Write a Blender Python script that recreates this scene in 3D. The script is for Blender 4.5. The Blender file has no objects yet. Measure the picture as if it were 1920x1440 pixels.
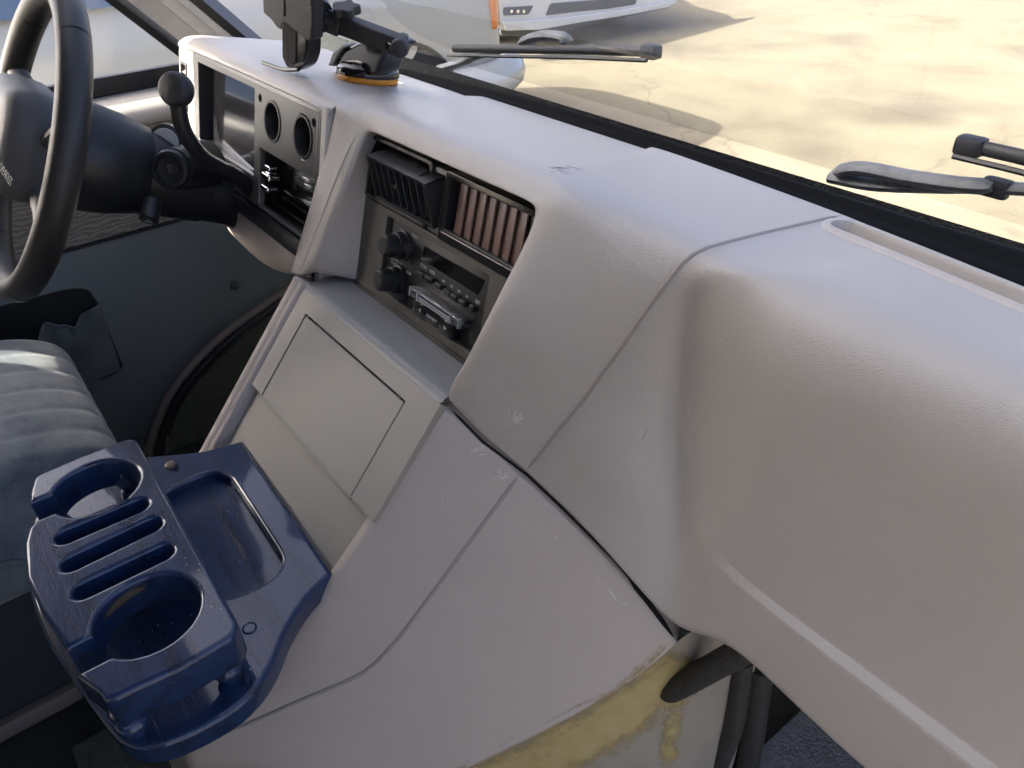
import bpy, bmesh, math, random
from mathutils import Vector, Matrix, noise
from mathutils.bvhtree import BVHTree
random.seed(7)
S = bpy.context.scene
COL = S.collection
H = 1.65                        # eye height above the concrete; everything is laid out relative to the eye, lifted by H at the end

# ------------------------------------------------------------------ camera
F = 1450.0
_v = Vector((-1320, -950, F)); _s = -.048
_a = (F*F + 950*950 - 950*_s*1320)/(1320 + 950*_s); _b = -950 + _s*(_a + 1320)
AX = (-_v).normalized(); AY = Vector((_a, _b, F)).normalized(); AD = AX.cross(AY)
if AD.y < 0: AD = -AD
RW = Matrix((AX, AY, -AD))      # world axes written in lens coordinates (right, down, forward)
cam = bpy.data.cameras.new('camera'); camo = bpy.data.objects.new('camera', cam); COL.objects.link(camo)
cam.sensor_width = 36; cam.lens = 36*F/1920; cam.clip_start = .02; cam.clip_end = 500
_r = RW @ Vector((1, 0, 0)); _u = RW @ Vector((0, -1, 0)); _k = RW @ Vector((0, 0, -1))
camo.matrix_world = Matrix((_r, _u, _k)).transposed().to_4x4()
S.camera = camo
S.render.resolution_x = 1024; S.render.resolution_y = 768

# ------------------------------------------------------------------ light
SUN_EL = math.radians(33); SUN_HEAD = Vector((.55, .83, 0)).normalized()
w = bpy.data.worlds.new('World'); S.world = w; w.use_nodes = True
nt = w.node_tree; bg = nt.nodes['Background']
sky = nt.nodes.new('ShaderNodeTexSky'); sky.sky_type = 'NISHITA'; sky.sun_disc = False
sky.sun_elevation = SUN_EL; sky.sun_rotation = math.atan2(-SUN_HEAD.x, -SUN_HEAD.y)
sky.air_density = .28; sky.dust_density = 5.0; sky.ozone_density = .05
nt.links.new(sky.outputs[0], bg.inputs[0]); bg.inputs[1].default_value = .15
sun = bpy.data.lights.new('sun', 'SUN'); sun.energy = 2.9; sun.angle = math.radians(.55); sun.color = (1, .93, .80)
suno = bpy.data.objects.new('sun', sun); COL.objects.link(suno)
_d = Vector((SUN_HEAD.x*math.cos(SUN_EL), SUN_HEAD.y*math.cos(SUN_EL), -math.sin(SUN_EL)))
suno.rotation_euler = _d.to_track_quat('-Z', 'Y').to_euler()
suno.location = (-3, -3, 6)
S.view_settings.view_transform = 'Standard'; S.view_settings.look = 'None'
S.view_settings.exposure = 2.82; S.view_settings.gamma = 1
S.view_settings.use_curve_mapping = False
S.cycles.max_bounces = 7; S.cycles.diffuse_bounces = 3; S.cycles.glossy_bounces = 3; S.cycles.transparent_max_bounces = 16
S.cycles.use_adaptive_sampling = True; S.cycles.adaptive_threshold = .03; S.cycles.use_denoising = True; S.cycles.sample_clamp_indirect = 6
S.cycles.caustics_reflective = False; S.cycles.caustics_refractive = False

# ------------------------------------------------------------------ helpers
def ray(px, py): return RW @ Vector((px-960, py-720, F))
def at(px, py, X=None, Y=None, Z=None, plane=None):
    r = ray(px, py)
    if X is not None: t = X/r.x
    elif Y is not None: t = Y/r.y
    elif Z is not None: t = Z/r.z
    else: t = plane[0].dot(plane[1])/r.dot(plane[1])
    return r*t
def V(*a): return Vector(a)
def lerp(a, b, t): return a + (b-a)*t

class Frame:                    # a local drawing plane: u across, v up, w out of the surface
    def __init__(s, o, u, v):
        s.o = Vector(o); s.u = Vector(u).normalized(); v = Vector(v); v = v - s.u*v.dot(s.u); s.v = v.normalized(); s.w = s.u.cross(s.v)
        s.m = Matrix.Translation(s.o) @ Matrix((s.u, s.v, s.w)).transposed().to_4x4()
    def p(s, u, v, w=0): return s.o + s.u*u + s.v*v + s.w*w
    def px(s, x, y, w=0):
        q = at(x, y, plane=(s.o + s.w*w, s.w)) - s.o
        return (q.dot(s.u), q.dot(s.v))
def tilt_frame(o, deg):
    a = math.radians(deg); return Frame(o, (1, 0, 0), (0, math.sin(a), math.cos(a)))

def wloc(o):
    l = Vector((0, 0, 0))
    while o: l += o.location; o = o.parent
    return l
def thing(name, label, cat, loc=(0, 0, 0), group=None):
    o = bpy.data.objects.new(name, None); COL.objects.link(o); o.location = loc
    o.empty_display_size = .05
    o['label'] = label; o['category'] = cat
    if group: o['group'] = group
    return o
def tag(o, label, cat, group=None):
    o['label'] = label; o['category'] = cat
    if group: o['group'] = group
    return o
def put(name, me, mat, parent=None, smooth=40, base=None):
    """link a mesh given in scene coordinates as one object"""
    if isinstance(me, bmesh.types.BMesh):
        b = me; me = bpy.data.meshes.new(name); b.to_mesh(me); b.free()
    o = bpy.data.objects.new(name, me); COL.objects.link(o)
    if mat: me.materials.clear(); me.materials.append(mat)
    off = wloc(parent) if parent else Vector((0, 0, 0))
    if base is not None: o.location = Vector(base) - off; off = Vector(base)
    me.transform(Matrix.Translation(-off))
    if parent: o.parent = parent
    if smooth is not None:
        for p in me.polygons: p.use_smooth = True
        if smooth < 180: me.set_sharp_from_angle(angle=math.radians(smooth))
    return o
def realise(me, mods):
    o = bpy.data.objects.new('tmp', me); COL.objects.link(o)
    for f in mods: f(o)
    dg = bpy.context.evaluated_depsgraph_get(); dg.update()
    r = bpy.data.meshes.new_from_object(o.evaluated_get(dg))
    bpy.data.objects.remove(o); bpy.data.meshes.remove(me)
    return r
def subsurf(me, lv, crease=None):
    if crease:
        at_ = me.attributes.new('crease_edge', 'FLOAT', 'EDGE'); key = {tuple(sorted(e.vertices)): e.index for e in me.edges}
        for (a, b, c) in crease:
            k = key.get((min(a, b), max(a, b)))
            if k is not None: at_.data[k].value = c
    def f(o):
        m = o.modifiers.new('s', 'SUBSURF'); m.levels = lv; m.render_levels = lv
    return realise(me, [f])
def mesh(vs, fs, name='m'):
    me = bpy.data.meshes.new(name); me.from_pydata([tuple(v) for v in vs], [], fs); me.update(); return me
def grid(rows, skip=None, flip=False):
    vs = []; idx = {}; fs = []
    for i, r in enumerate(rows):
        for j, p in enumerate(r):
            if p is None: continue
            idx[i, j] = len(vs); vs.append(p)
    for i in range(len(rows)-1):
        for j in range(len(rows[0])-1):
            k = [(i, j), (i, j+1), (i+1, j+1), (i+1, j)]
            if all(q in idx for q in k) and not (skip and skip(i, j)):
                f = [idx[q] for q in k]; fs.append(f[::-1] if flip else f)
    return vs, fs, idx
def recalc(me, toward=None):
    b = bmesh.new(); b.from_mesh(me); bmesh.ops.recalc_face_normals(b, faces=b.faces); b.to_mesh(me); b.free(); return me
def rbox(c, size, axes=None, bev=.002, seg=2):
    b = bmesh.new(); bmesh.ops.create_cube(b, size=1)
    for v in b.verts: v.co = Vector((v.co.x*size[0], v.co.y*size[1], v.co.z*size[2]))
    if bev: bmesh.ops.bevel(b, geom=list(b.edges), offset=bev, segments=seg, profile=.6, affect='EDGES', clamp_overlap=True)
    M = Matrix.Translation(Vector(c))
    if axes: M = M @ Matrix(axes).transposed().to_4x4()
    b.transform(M)
    me = bpy.data.meshes.new('b'); b.to_mesh(me); b.free(); return me
def fbox(fr, u0, u1, v0, v1, w0, w1, bev=.001, seg=2):
    return rbox(fr.p((u0+u1)/2, (v0+v1)/2, (w0+w1)/2), (u1-u0, v1-v0, w1-w0), (fr.u, fr.v, fr.w), bev, seg)
def join(*ms):
    b = bmesh.new()
    for m in ms: b.from_mesh(m); bpy.data.meshes.remove(m)
    me = bpy.data.meshes.new('j'); b.to_mesh(me); b.free(); return me
def plate(fr, outer, holes, w0, w1, bev=.0015, res=3):
    """flat plate with holes, drawn in the frame fr, from w0 to w1, rounded edges"""
    cu = bpy.data.curves.new('c', 'CURVE'); cu.dimensions = '2D'; cu.fill_mode = 'BOTH'
    for pts in [outer] + holes:
        sp = cu.splines.new('POLY'); sp.points.add(len(pts)-1); sp.use_cyclic_u = True
        for q, p in zip(sp.points, pts): q.co = (p[0], p[1], 0, 1)
    cu.extrude = max((w1-w0)/2 - bev, 1e-5); cu.bevel_depth = bev; cu.bevel_resolution = res; cu.offset = -bev
    o = bpy.data.objects.new('c', cu); COL.objects.link(o)
    dg = bpy.context.evaluated_depsgraph_get(); dg.update()
    me = bpy.data.meshes.new_from_object(o.evaluated_get(dg))
    bpy.data.objects.remove(o); bpy.data.curves.remove(cu)
    me.transform(fr.m @ Matrix.Translation((0, 0, (w0+w1)/2)))
    return me
def rrect(u0, u1, v0, v1, r=.004, n=5):
    o = []
    for (cx, cy, a) in ((u1-r, v0+r, -90), (u1-r, v1-r, 0), (u0+r, v1-r, 90), (u0+r, v0+r, 180)):
        for k in range(n+1):
            t = math.radians(a + 90*k/n); o.append((cx + r*math.cos(t), cy + r*math.sin(t)))
    return o
def rpoly(pts, r=.006, n=5):
    """polygon with rounded corners; r may be a list"""
    o = []; m = len(pts)
    for i in range(m):
        p = Vector(pts[i][:2]); a = Vector(pts[i-1][:2]); c = Vector(pts[(i+1) % m][:2])
        rr = r[i] if isinstance(r, (list, tuple)) else r
        d1 = (a-p); d2 = (c-p); l = min(rr, d1.length*.48, d2.length*.48)
        A = p + d1.normalized()*l; B = p + d2.normalized()*l
        for k in range(n+1):
            t = k/n; o.append(tuple(A*(1-t)**2 + p*2*t*(1-t) + B*t*t))
    return o
def circle(cu, cv, r, n=40, ry=None):
    return [(cu + r*math.cos(2*math.pi*k/n), cv + (ry or r)*math.sin(2*math.pi*k/n)) for k in range(n)]
def catmull(pts, n=8):
    P = [Vector(p) for p in pts]; P = [P[0]*2-P[1]] + P + [P[-1]*2-P[-2]]; o = []
    for i in range(1, len(P)-2):
        for k in range(n):
            t = k/n
            o.append(.5*((2*P[i]) + (P[i+1]-P[i-1])*t + (2*P[i-1]-5*P[i]+4*P[i+1]-P[i+2])*t*t + (3*P[i]-P[i-1]-3*P[i+1]+P[i+2])*t**3))
    o.append(P[-2]); return o
def tube(pts, rad, seg=12, cap=True, sy=1.0):
    n = len(pts); R = rad if isinstance(rad, (list, tuple)) else [rad]*n
    vs = []; fs = []; up = None
    for i in range(n):
        t = (pts[min(i+1, n-1)] - pts[max(i-1, 0)]).normalized()
        if up is None:
            up = Vector((0, 0, 1)) if abs(t.z) < .9 else Vector((1, 0, 0))
        a = t.cross(up).normalized(); up = a.cross(t).normalized()
        for k in range(seg):
            q = 2*math.pi*k/seg; vs.append(pts[i] + a*math.cos(q)*R[i] + up*math.sin(q)*R[i]*sy)
    for i in range(n-1):
        for k in range(seg):
            fs.append((i*seg+k, i*seg+(k+1) % seg, (i+1)*seg+(k+1) % seg, (i+1)*seg+k))
    if cap: fs += [tuple(range(seg)), tuple(range(n*seg-1, (n-1)*seg-1, -1))]
    return recalc(mesh(vs, fs))
def lathe(prof, o, axis, seg=32, ref=None):
    """prof: (distance along axis, radius)"""
    o = Vector(o); axis = Vector(axis).normalized(); ref = Vector(ref or ((0, 0, 1) if abs(axis.z) < .9 else (1, 0, 0)))
    a = axis.cross(ref).normalized(); b = axis.cross(a)
    vs = []; fs = []; n = len(prof)
    for (t, r) in prof:
        for k in range(seg):
            q = 2*math.pi*k/seg; vs.append(o + axis*t + (a*math.cos(q) + b*math.sin(q))*max(r, 1e-5))
    for i in range(n-1):
        for k in range(seg): fs.append((i*seg+k, i*seg+(k+1) % seg, (i+1)*seg+(k+1) % seg, (i+1)*seg+k))
    fs += [tuple(range(seg)), tuple(range((n-1)*seg, n*seg))]
    return recalc(mesh(vs, fs))
def text(body, fr, u, v, w, size, sx=1.0, ext=.0001, align='CENTER', bold=0):
    cu = bpy.data.curves.new('t', 'FONT'); cu.body = body; cu.size = size; cu.extrude = ext
    cu.align_x = align; cu.align_y = 'CENTER'; cu.offset = bold; cu.resolution_u = 3
    o = bpy.data.objects.new('t', cu); COL.objects.link(o)
    dg = bpy.context.evaluated_depsgraph_get(); dg.update()
    me = bpy.data.meshes.new_from_object(o.evaluated_get(dg))
    bpy.data.objects.remove(o); bpy.data.curves.remove(cu)
    me.transform(fr.m @ Matrix.Translation((u, v, w)) @ Matrix.Diagonal((sx, 1, 1, 1)))
    return me
def bvh_of(*objs):
    vs = []; fs = []
    for o in objs:
        off = wloc(o); n = len(vs)
        vs += [v.co + off for v in o.data.vertices]; fs += [[n+k for k in p.vertices] for p in o.data.polygons]
    return BVHTree.FromPolygons(vs, fs)
def onto(bvh, path, step=9):
    """points and normals where a drawn path lies on a surface"""
    o = []
    for (a, b) in zip(path[:-1], path[1:]):
        n = max(1, int(math.hypot(b[0]-a[0], b[1]-a[1])/step))
        for k in range(n):
            x = a[0] + (b[0]-a[0])*k/n; y = a[1] + (b[1]-a[1])*k/n
            o.append((x, y))
    o.append(path[-1]); res = []
    for (x, y) in o:
        d = ray(x, y).normalized(); h = bvh.ray_cast(Vector((0, 0, 0)), d, 5)
        if h[0] is not None:
            nrm = h[1] if h[1].dot(d) < 0 else -h[1]; res.append((h[0], nrm))
    return res
def ridge(pn, wid, hgt, prof=((-1, -.25), (-.55, .6), (0, 1), (.55, .6), (1, -.25)), taper=True):
    vs = []; fs = []; n = len(pn); m = len(prof)
    for i, (p, nr) in enumerate(pn):
        t = (pn[min(i+1, n-1)][0] - pn[max(i-1, 0)][0]).normalized(); s = t.cross(nr).normalized()
        k = min(1, .15 + i/3, .15 + (n-1-i)/3) if taper else 1
        for (a, b) in prof: vs.append(p + s*a*wid*.5*k + nr*b*hgt*k)
    for i in range(n-1):
        for j in range(m-1): fs.append((i*m+j, i*m+j+1, (i+1)*m+j+1, (i+1)*m+j))
    return recalc(mesh(vs, fs))

# ------------------------------------------------------------------ materials
def nodes(name):
    m = bpy.data.materials.new(name); m.use_nodes = True
    n = m.node_tree.nodes; l = m.node_tree.links
    return m, n, l, n['Principled BSDF']
def mat(name, col, rough=.5, metal=0, spec=.5, coat=0, bump=None, var=.06, vscale=6, sheen=0, rvar=0):
    """plain surface: base colour with slight uneven soiling, optional fine relief (scale, strength, distance)"""
    m, n, l, b = nodes(name)
    b.inputs['Roughness'].default_value = rough; b.inputs['Metallic'].default_value = metal
    b.inputs['Specular IOR Level'].default_value = spec; b.inputs['Coat Weight'].default_value = coat
    b.inputs['Coat Roughness'].default_value = .08
    if sheen: b.inputs['Sheen Weight'].default_value = sheen; b.inputs['Sheen Roughness'].default_value = .4
    tc = n.new('ShaderNodeTexCoord'); nz = n.new('ShaderNodeTexNoise'); nz.inputs['Scale'].default_value = vscale
    nz.inputs['Detail'].default_value = 6; l.new(tc.outputs['Object'], nz.inputs['Vector'])
    mx = n.new('ShaderNodeMix'); mx.data_type = 'RGBA'
    mx.inputs[6].default_value = (*[c*(1-var*1.5) for c in col], 1); mx.inputs[7].default_value = (*[min(1, c*(1+var*1.5)) for c in col], 1)
    l.new(nz.outputs['Fac'], mx.inputs[0]); l.new(mx.outputs[2], b.inputs['Base Color'])
    if rvar:
        mr = n.new('ShaderNodeMapRange'); mr.inputs[3].default_value = rough-rvar; mr.inputs[4].default_value = rough+rvar
        mr.inputs[1].default_value = .3; mr.inputs[2].default_value = .7
        n2 = n.new('ShaderNodeTexNoise'); n2.inputs['Scale'].default_value = vscale*3; l.new(tc.outputs['Object'], n2.inputs['Vector'])
        l.new(n2.outputs['Fac'], mr.inputs[0]); l.new(mr.outputs[0], b.inputs['Roughness'])
    if bump:
        bn = n.new('ShaderNodeTexNoise'); bn.inputs['Scale'].default_value = bump[0]; bn.inputs['Detail'].default_value = 3
        l.new(tc.outputs['Object'], bn.inputs['Vector'])
        bp = n.new('ShaderNodeBump'); bp.inputs['Strength'].default_value = bump[1]; bp.inputs['Distance'].default_value = bump[2]
        l.new(bn.outputs['Fac'], bp.inputs['Height']); l.new(bp.outputs['Normal'], b.inputs['Normal'])
    return m
def vinyl(name, col, rough=.42, cell=420, strength=.35, dist=.0006, spec=.5):
    """moulded plastic with pressed leather grain, slightly soiled"""
    m, n, l, b = nodes(name)
    tc = n.new('ShaderNodeTexCoord')
    wz = n.new('ShaderNodeTexNoise'); wz.inputs['Scale'].default_value = cell*.35; l.new(tc.outputs['Object'], wz.inputs['Vector'])
    ad = n.new('ShaderNodeMixRGB'); ad.blend_type = 'LINEAR_LIGHT'; ad.inputs[0].default_value = .0022
    l.new(tc.outputs['Object'], ad.inputs[1]); l.new(wz.outputs['Color'], ad.inputs[2])
    vo = n.new('ShaderNodeTexVoronoi'); vo.feature = 'DISTANCE_TO_EDGE'; vo.inputs['Scale'].default_value = cell
    l.new(ad.outputs[0], vo.inputs['Vector'])
    rp = n.new('ShaderNodeValToRGB'); rp.color_ramp.elements[0].position = .02; rp.color_ramp.elements[1].position = .22
    l.new(vo.outputs['Distance'], rp.inputs[0])
    fz = n.new('ShaderNodeTexNoise'); fz.inputs['Scale'].default_value = cell*3; l.new(tc.outputs['Object'], fz.inputs['Vector'])
    sm = n.new('ShaderNodeMath'); sm.operation = 'MULTIPLY_ADD'; sm.inputs[1].default_value = .35
    l.new(fz.outputs['Fac'], sm.inputs[0]); l.new(rp.outputs[0], sm.inputs[2])
    bp = n.new('ShaderNodeBump'); bp.inputs['Distance'].default_value = dist
    bp.inputs['Strength'].default_value = strength; l.new(sm.outputs[0], bp.inputs['Height']); l.new(bp.outputs['Normal'], b.inputs['Normal'])
    nz = n.new('ShaderNodeTexNoise'); nz.inputs['Scale'].default_value = 5; nz.inputs['Detail'].default_value = 8; nz.inputs['Roughness'].default_value = .65
    l.new(tc.outputs['Object'], nz.inputs['Vector'])
    mx = n.new('ShaderNodeMix'); mx.data_type = 'RGBA'
    mx.inputs[6].default_value = (col[0]*.86, col[1]*.85, col[2]*.84, 1); mx.inputs[7].default_value = (col[0]*1.09, col[1]*1.09, col[2]*1.09, 1)
    l.new(nz.outputs['Fac'], mx.inputs[0]); l.new(mx.outputs[2], b.inputs['Base Color'])
    rr = n.new('ShaderNodeMapRange'); rr.inputs[1].default_value = .1; rr.inputs[2].default_value = .9; rr.interpolation_type = 'SMOOTHSTEP'
    rr.inputs[3].default_value = rough-.05; rr.inputs[4].default_value = rough+.08; l.new(nz.outputs['Fac'], rr.inputs[0]); l.new(rr.outputs[0], b.inputs['Roughness'])
    b.inputs['Specular IOR Level'].default_value = spec
    return m
def blue_wood():
    m, n, l, b = nodes('blue stained oak')
    tc = n.new('ShaderNodeTexCoord'); mp = n.new('ShaderNodeMapping'); mp.inputs['Scale'].default_value = (1, 14, 14)
    l.new(tc.outputs['Object'], mp.inputs[0])
    nz = n.new('ShaderNodeTexNoise'); nz.inputs['Scale'].default_value = 22; nz.inputs['Detail'].default_value = 6; nz.inputs['Distortion'].default_value = .6
    l.new(mp.outputs[0], nz.inputs['Vector'])
    # open pores, gathered in bands
    mp2 = n.new('ShaderNodeMapping'); mp2.inputs['Scale'].default_value = (1, 9, 9); l.new(tc.outputs['Object'], mp2.inputs[0])
    po = n.new('ShaderNodeTexNoise'); po.inputs['Scale'].default_value = 110; po.inputs['Detail'].default_value = 2; l.new(mp2.outputs[0], po.inputs['Vector'])
    mp3 = n.new('ShaderNodeMapping'); mp3.inputs['Scale'].default_value = (2.2, 34, 34); l.new(tc.outputs['Object'], mp3.inputs[0])
    bd = n.new('ShaderNodeTexNoise'); bd.inputs['Scale'].default_value = 2.0; bd.inputs['Detail'].default_value = 3; l.new(mp3.outputs[0], bd.inputs['Vector'])
    mu = n.new('ShaderNodeMath'); mu.operation = 'MULTIPLY'; l.new(po.outputs['Fac'], mu.inputs[0]); l.new(bd.outputs['Fac'], mu.inputs[1])
    rp = n.new('ShaderNodeValToRGB'); rp.color_ramp.elements[0].position = .285; rp.color_ramp.elements[1].position = .34; l.new(mu.outputs[0], rp.inputs[0])
    c1 = n.new('ShaderNodeMix'); c1.data_type = 'RGBA'; c1.inputs[6].default_value = (.005, .0165, .052, 1); c1.inputs[7].default_value = (.010, .036, .108, 1)
    l.new(nz.outputs['Fac'], c1.inputs[0])
    c2 = n.new('ShaderNodeMix'); c2.data_type = 'RGBA'; c2.inputs[7].default_value = (.003, .008, .028, 1)
    l.new(c1.outputs[2], c2.inputs[6]); l.new(rp.outputs[0], c2.inputs[0]); l.new(c2.outputs[2], b.inputs['Base Color'])
    sb = n.new('ShaderNodeMath'); sb.operation = 'MULTIPLY_ADD'; sb.inputs[1].default_value = -1.0
    l.new(rp.outputs[0], sb.inputs[0]); l.new(nz.outputs['Fac'], sb.inputs[2])
    bp = n.new('ShaderNodeBump'); bp.inputs['Strength'].default_value = .6; bp.inputs['Distance'].default_value = .0007
    l.new(sb.outputs[0], bp.inputs['Height']); l.new(bp.outputs['Normal'], b.inputs['Normal'])
    b.inputs['Roughness'].default_value = .45; b.inputs['Specular IOR Level'].default_value = .3; b.inputs['Coat Weight'].default_value = .8; b.inputs['Coat Roughness'].default_value = .06
    return m
def brushed(name, col, axis=(1, 30, 1), rough=.45, amt=.25, metal=0):
    m, n, l, b = nodes(name)
    tc = n.new('ShaderNodeTexCoord'); mp = n.new('ShaderNodeMapping'); mp.inputs['Scale'].default_value = axis; l.new(tc.outputs['Object'], mp.inputs[0])
    nz = n.new('ShaderNodeTexNoise'); nz.inputs['Scale'].default_value = 60; nz.inputs['Detail'].default_value = 5; l.new(mp.outputs[0], nz.inputs['Vector'])
    mx = n.new('ShaderNodeMix'); mx.data_type = 'RGBA'; mx.inputs[6].default_value = (*[c*(1-amt) for c in col], 1); mx.inputs[7].default_value = (*[c*(1+amt) for c in col], 1)
    l.new(nz.outputs['Fac'], mx.inputs[0]); l.new(mx.outputs[2], b.inputs['Base Color']); b.inputs['Roughness'].default_value = rough; b.inputs['Metallic'].default_value = metal
    return m
def glass(name, tint=(1, 1, 1), refl=.9, rough=.0, grime=.0):
    """thin pane: lets light straight through, reflects by the angle it is seen at, a film of dust"""
    m, n, l, b = nodes(name); n.remove(b)
    tr = n.new('ShaderNodeBsdfTransparent'); tr.inputs[0].default_value = (*tint, 1)
    gl = n.new('ShaderNodeBsdfGlossy'); gl.inputs['Roughness'].default_value = rough
    fr = n.new('ShaderNodeFresnel'); fr.inputs[0].default_value = 1.45
    mu = n.new('ShaderNodeMath'); mu.operation = 'MULTIPLY'; mu.inputs[1].default_value = refl; l.new(fr.outputs[0], mu.inputs[0])
    mx = n.new('ShaderNodeMixShader'); l.new(mu.outputs[0], mx.inputs[0]); l.new(tr.outputs[0], mx.inputs[1]); l.new(gl.outputs[0], mx.inputs[2])
    out = mx
    if grime:
        df = n.new('ShaderNodeBsdfDiffuse'); df.inputs[0].default_value = (.6, .6, .58, 1)
        nz = n.new('ShaderNodeTexNoise'); nz.inputs['Scale'].default_value = 5; nz.inputs['Detail'].default_value = 8
        tc = n.new('ShaderNodeTexCoord'); l.new(tc.outputs['Object'], nz.inputs['Vector'])
        gm = n.new('ShaderNodeMath'); gm.operation = 'MULTIPLY'; gm.inputs[1].default_value = grime; l.new(nz.outputs['Fac'], gm.inputs[0])
        m2 = n.new('ShaderNodeMixShader'); l.new(gm.outputs[0], m2.inputs[0]); l.new(mx.outputs[0], m2.inputs[1]); l.new(df.outputs[0], m2.inputs[2]); out = m2
    l.new(out.outputs[0], n['Material Output'].inputs[0])
    return m
def concrete():
    m, n, l, b = nodes('sunlit concrete')
    tc = n.new('ShaderNodeTexCoord')
    a = n.new('ShaderNodeTexNoise'); a.inputs['Scale'].default_value = 1.1; a.inputs['Detail'].default_value = 10; a.inputs['Roughness'].default_value = .62; a.inputs['Distortion'].default_value = .5; l.new(tc.outputs['Object'], a.inputs['Vector'])
    rp = n.new('ShaderNodeValToRGB'); e = rp.color_ramp.elements
    e[0].position = .28; e[0].color = (.075, .066, .045, 1); e[1].position = .62; e[1].color = (.150, .134, .092, 1)
    e.new(.45).color = (.128, .113, .077, 1); l.new(a.outputs['Fac'], rp.inputs[0])
    # oil spots
    s = n.new('ShaderNodeTexNoise'); s.inputs['Scale'].default_value = .8; s.inputs['Detail'].default_value = 2; l.new(tc.outputs['Object'], s.inputs['Vector'])
    sr = n.new('ShaderNodeValToRGB'); sr.color_ramp.elements[0].position = .60; sr.color_ramp.elements[1].position = .78; l.new(s.outputs['Fac'], sr.inputs[0])
    m1 = n.new('ShaderNodeMix'); m1.data_type = 'RGBA'; m1.inputs[7].default_value = (.075, .065, .046, 1); l.new(sr.outputs[0], m1.inputs[0]); l.new(rp.outputs[0], m1.inputs[6])
    # cracks
    wz = n.new('ShaderNodeTexNoise'); wz.inputs['Scale'].default_value = 2.5; wz.inputs['Detail'].default_value = 6; l.new(tc.outputs['Object'], wz.inputs['Vector'])
    ad = n.new('ShaderNodeMixRGB'); ad.blend_type = 'LINEAR_LIGHT'; ad.inputs[0].default_value = .35; l.new(tc.outputs['Object'], ad.inputs[1]); l.new(wz.outputs['Color'], ad.inputs[2])
    vo = n.new('ShaderNodeTexVoronoi'); vo.feature = 'DISTANCE_TO_EDGE'; vo.inputs['Scale'].default_value = .32; l.new(ad.outputs[0], vo.inputs['Vector'])
    cr = n.new('ShaderNodeValToRGB'); cr.color_ramp.elements[0].position = 0; cr.color_ramp.elements[0].color = (1, 1, 1, 1); cr.color_ramp.elements[1].position = .007; cr.color_ramp.elements[1].color = (0, 0, 0, 1); l.new(vo.outputs['Distance'], cr.inputs[0])
    m2 = n.new('ShaderNodeMix'); m2.data_type = 'RGBA'; m2.inputs[7].default_value = (.06, .052, .037, 1)
    k = n.new('ShaderNodeMath'); k.operation = 'MULTIPLY'; k.inputs[1].default_value = .5; l.new(cr.outputs[0], k.inputs[0]); l.new(k.outputs[0], m2.inputs[0]); l.new(m1.outputs[2], m2.inputs[6])
    l.new(m2.outputs[2], b.inputs['Base Color']); b.inputs['Roughness'].default_value = .9
    f = n.new('ShaderNodeTexNoise'); f.inputs['Scale'].default_value = 30; f.inputs['Detail'].default_value = 6; l.new(tc.outputs['Object'], f.inputs['Vector'])
    bp = n.new('ShaderNodeBump'); bp.inputs['Strength'].default_value = .4; bp.inputs['Distance'].default_value = .01; l.new(f.outputs['Fac'], bp.inputs['Height']); l.new(bp.outputs['Normal'], b.inputs['Normal'])
    return m
def tweed(name, c0, c1):
    m, n, l, b = nodes(name)
    tc = n.new('ShaderNodeTexCoord'); mp = n.new('ShaderNodeMapping'); mp.inputs['Scale'].default_value = (1, 1, 1.8); l.new(tc.outputs['Object'], mp.inputs[0])
    wv = n.new('ShaderNodeTexWave'); wv.bands_direction = 'Z'; wv.inputs['Scale'].default_value = 22; wv.inputs['Distortion'].default_value = 9; wv.inputs['Detail'].default_value = 3; wv.inputs['Detail Scale'].default_value = 1.6
    l.new(mp.outputs[0], wv.inputs['Vector'])
    mx = n.new('ShaderNodeMix'); mx.data_type = 'RGBA'; mx.inputs[6].default_value = (*c0, 1); mx.inputs[7].default_value = (*c1, 1)
    l.new(wv.outputs['Fac'], mx.inputs[0]); l.new(mx.outputs[2], b.inputs['Base Color']); b.inputs['Roughness'].default_value = .95
    return m
def velour():
    m, n, l, b = nodes('blue grey velour')
    tc = n.new('ShaderNodeTexCoord'); a = n.new('ShaderNodeTexNoise'); a.inputs['Scale'].default_value = 14; a.inputs['Detail'].default_value = 7; a.inputs['Roughness'].default_value = .7; a.inputs['Distortion'].default_value = .7
    l.new(tc.outputs['Object'], a.inputs['Vector'])
    mx = n.new('ShaderNodeMix'); mx.data_type = 'RGBA'; mx.inputs[6].default_value = (.07, .092, .118, 1); mx.inputs[7].default_value = (.15, .178, .2, 1)
    mr = n.new('ShaderNodeMapRange'); mr.inputs[1].default_value = .35; mr.inputs[2].default_value = .65; l.new(a.outputs['Fac'], mr.inputs[0])
    l.new(mr.outputs[0], mx.inputs[0]); l.new(mx.outputs[2], b.inputs['Base Color']); b.inputs['Roughness'].default_value = .9
    b.inputs['Sheen Weight'].default_value = .5; b.inputs['Sheen Roughness'].default_value = .35
    f = n.new('ShaderNodeTexNoise'); f.inputs['Scale'].default_value = 700; l.new(tc.outputs['Object'], f.inputs['Vector'])
    bp = n.new('ShaderNodeBump'); bp.inputs['Strength'].default_value = .4; bp.inputs['Distance'].default_value = .001; l.new(f.outputs['Fac'], bp.inputs['Height']); l.new(bp.outputs['Normal'], b.inputs['Normal'])
    return m
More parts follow.
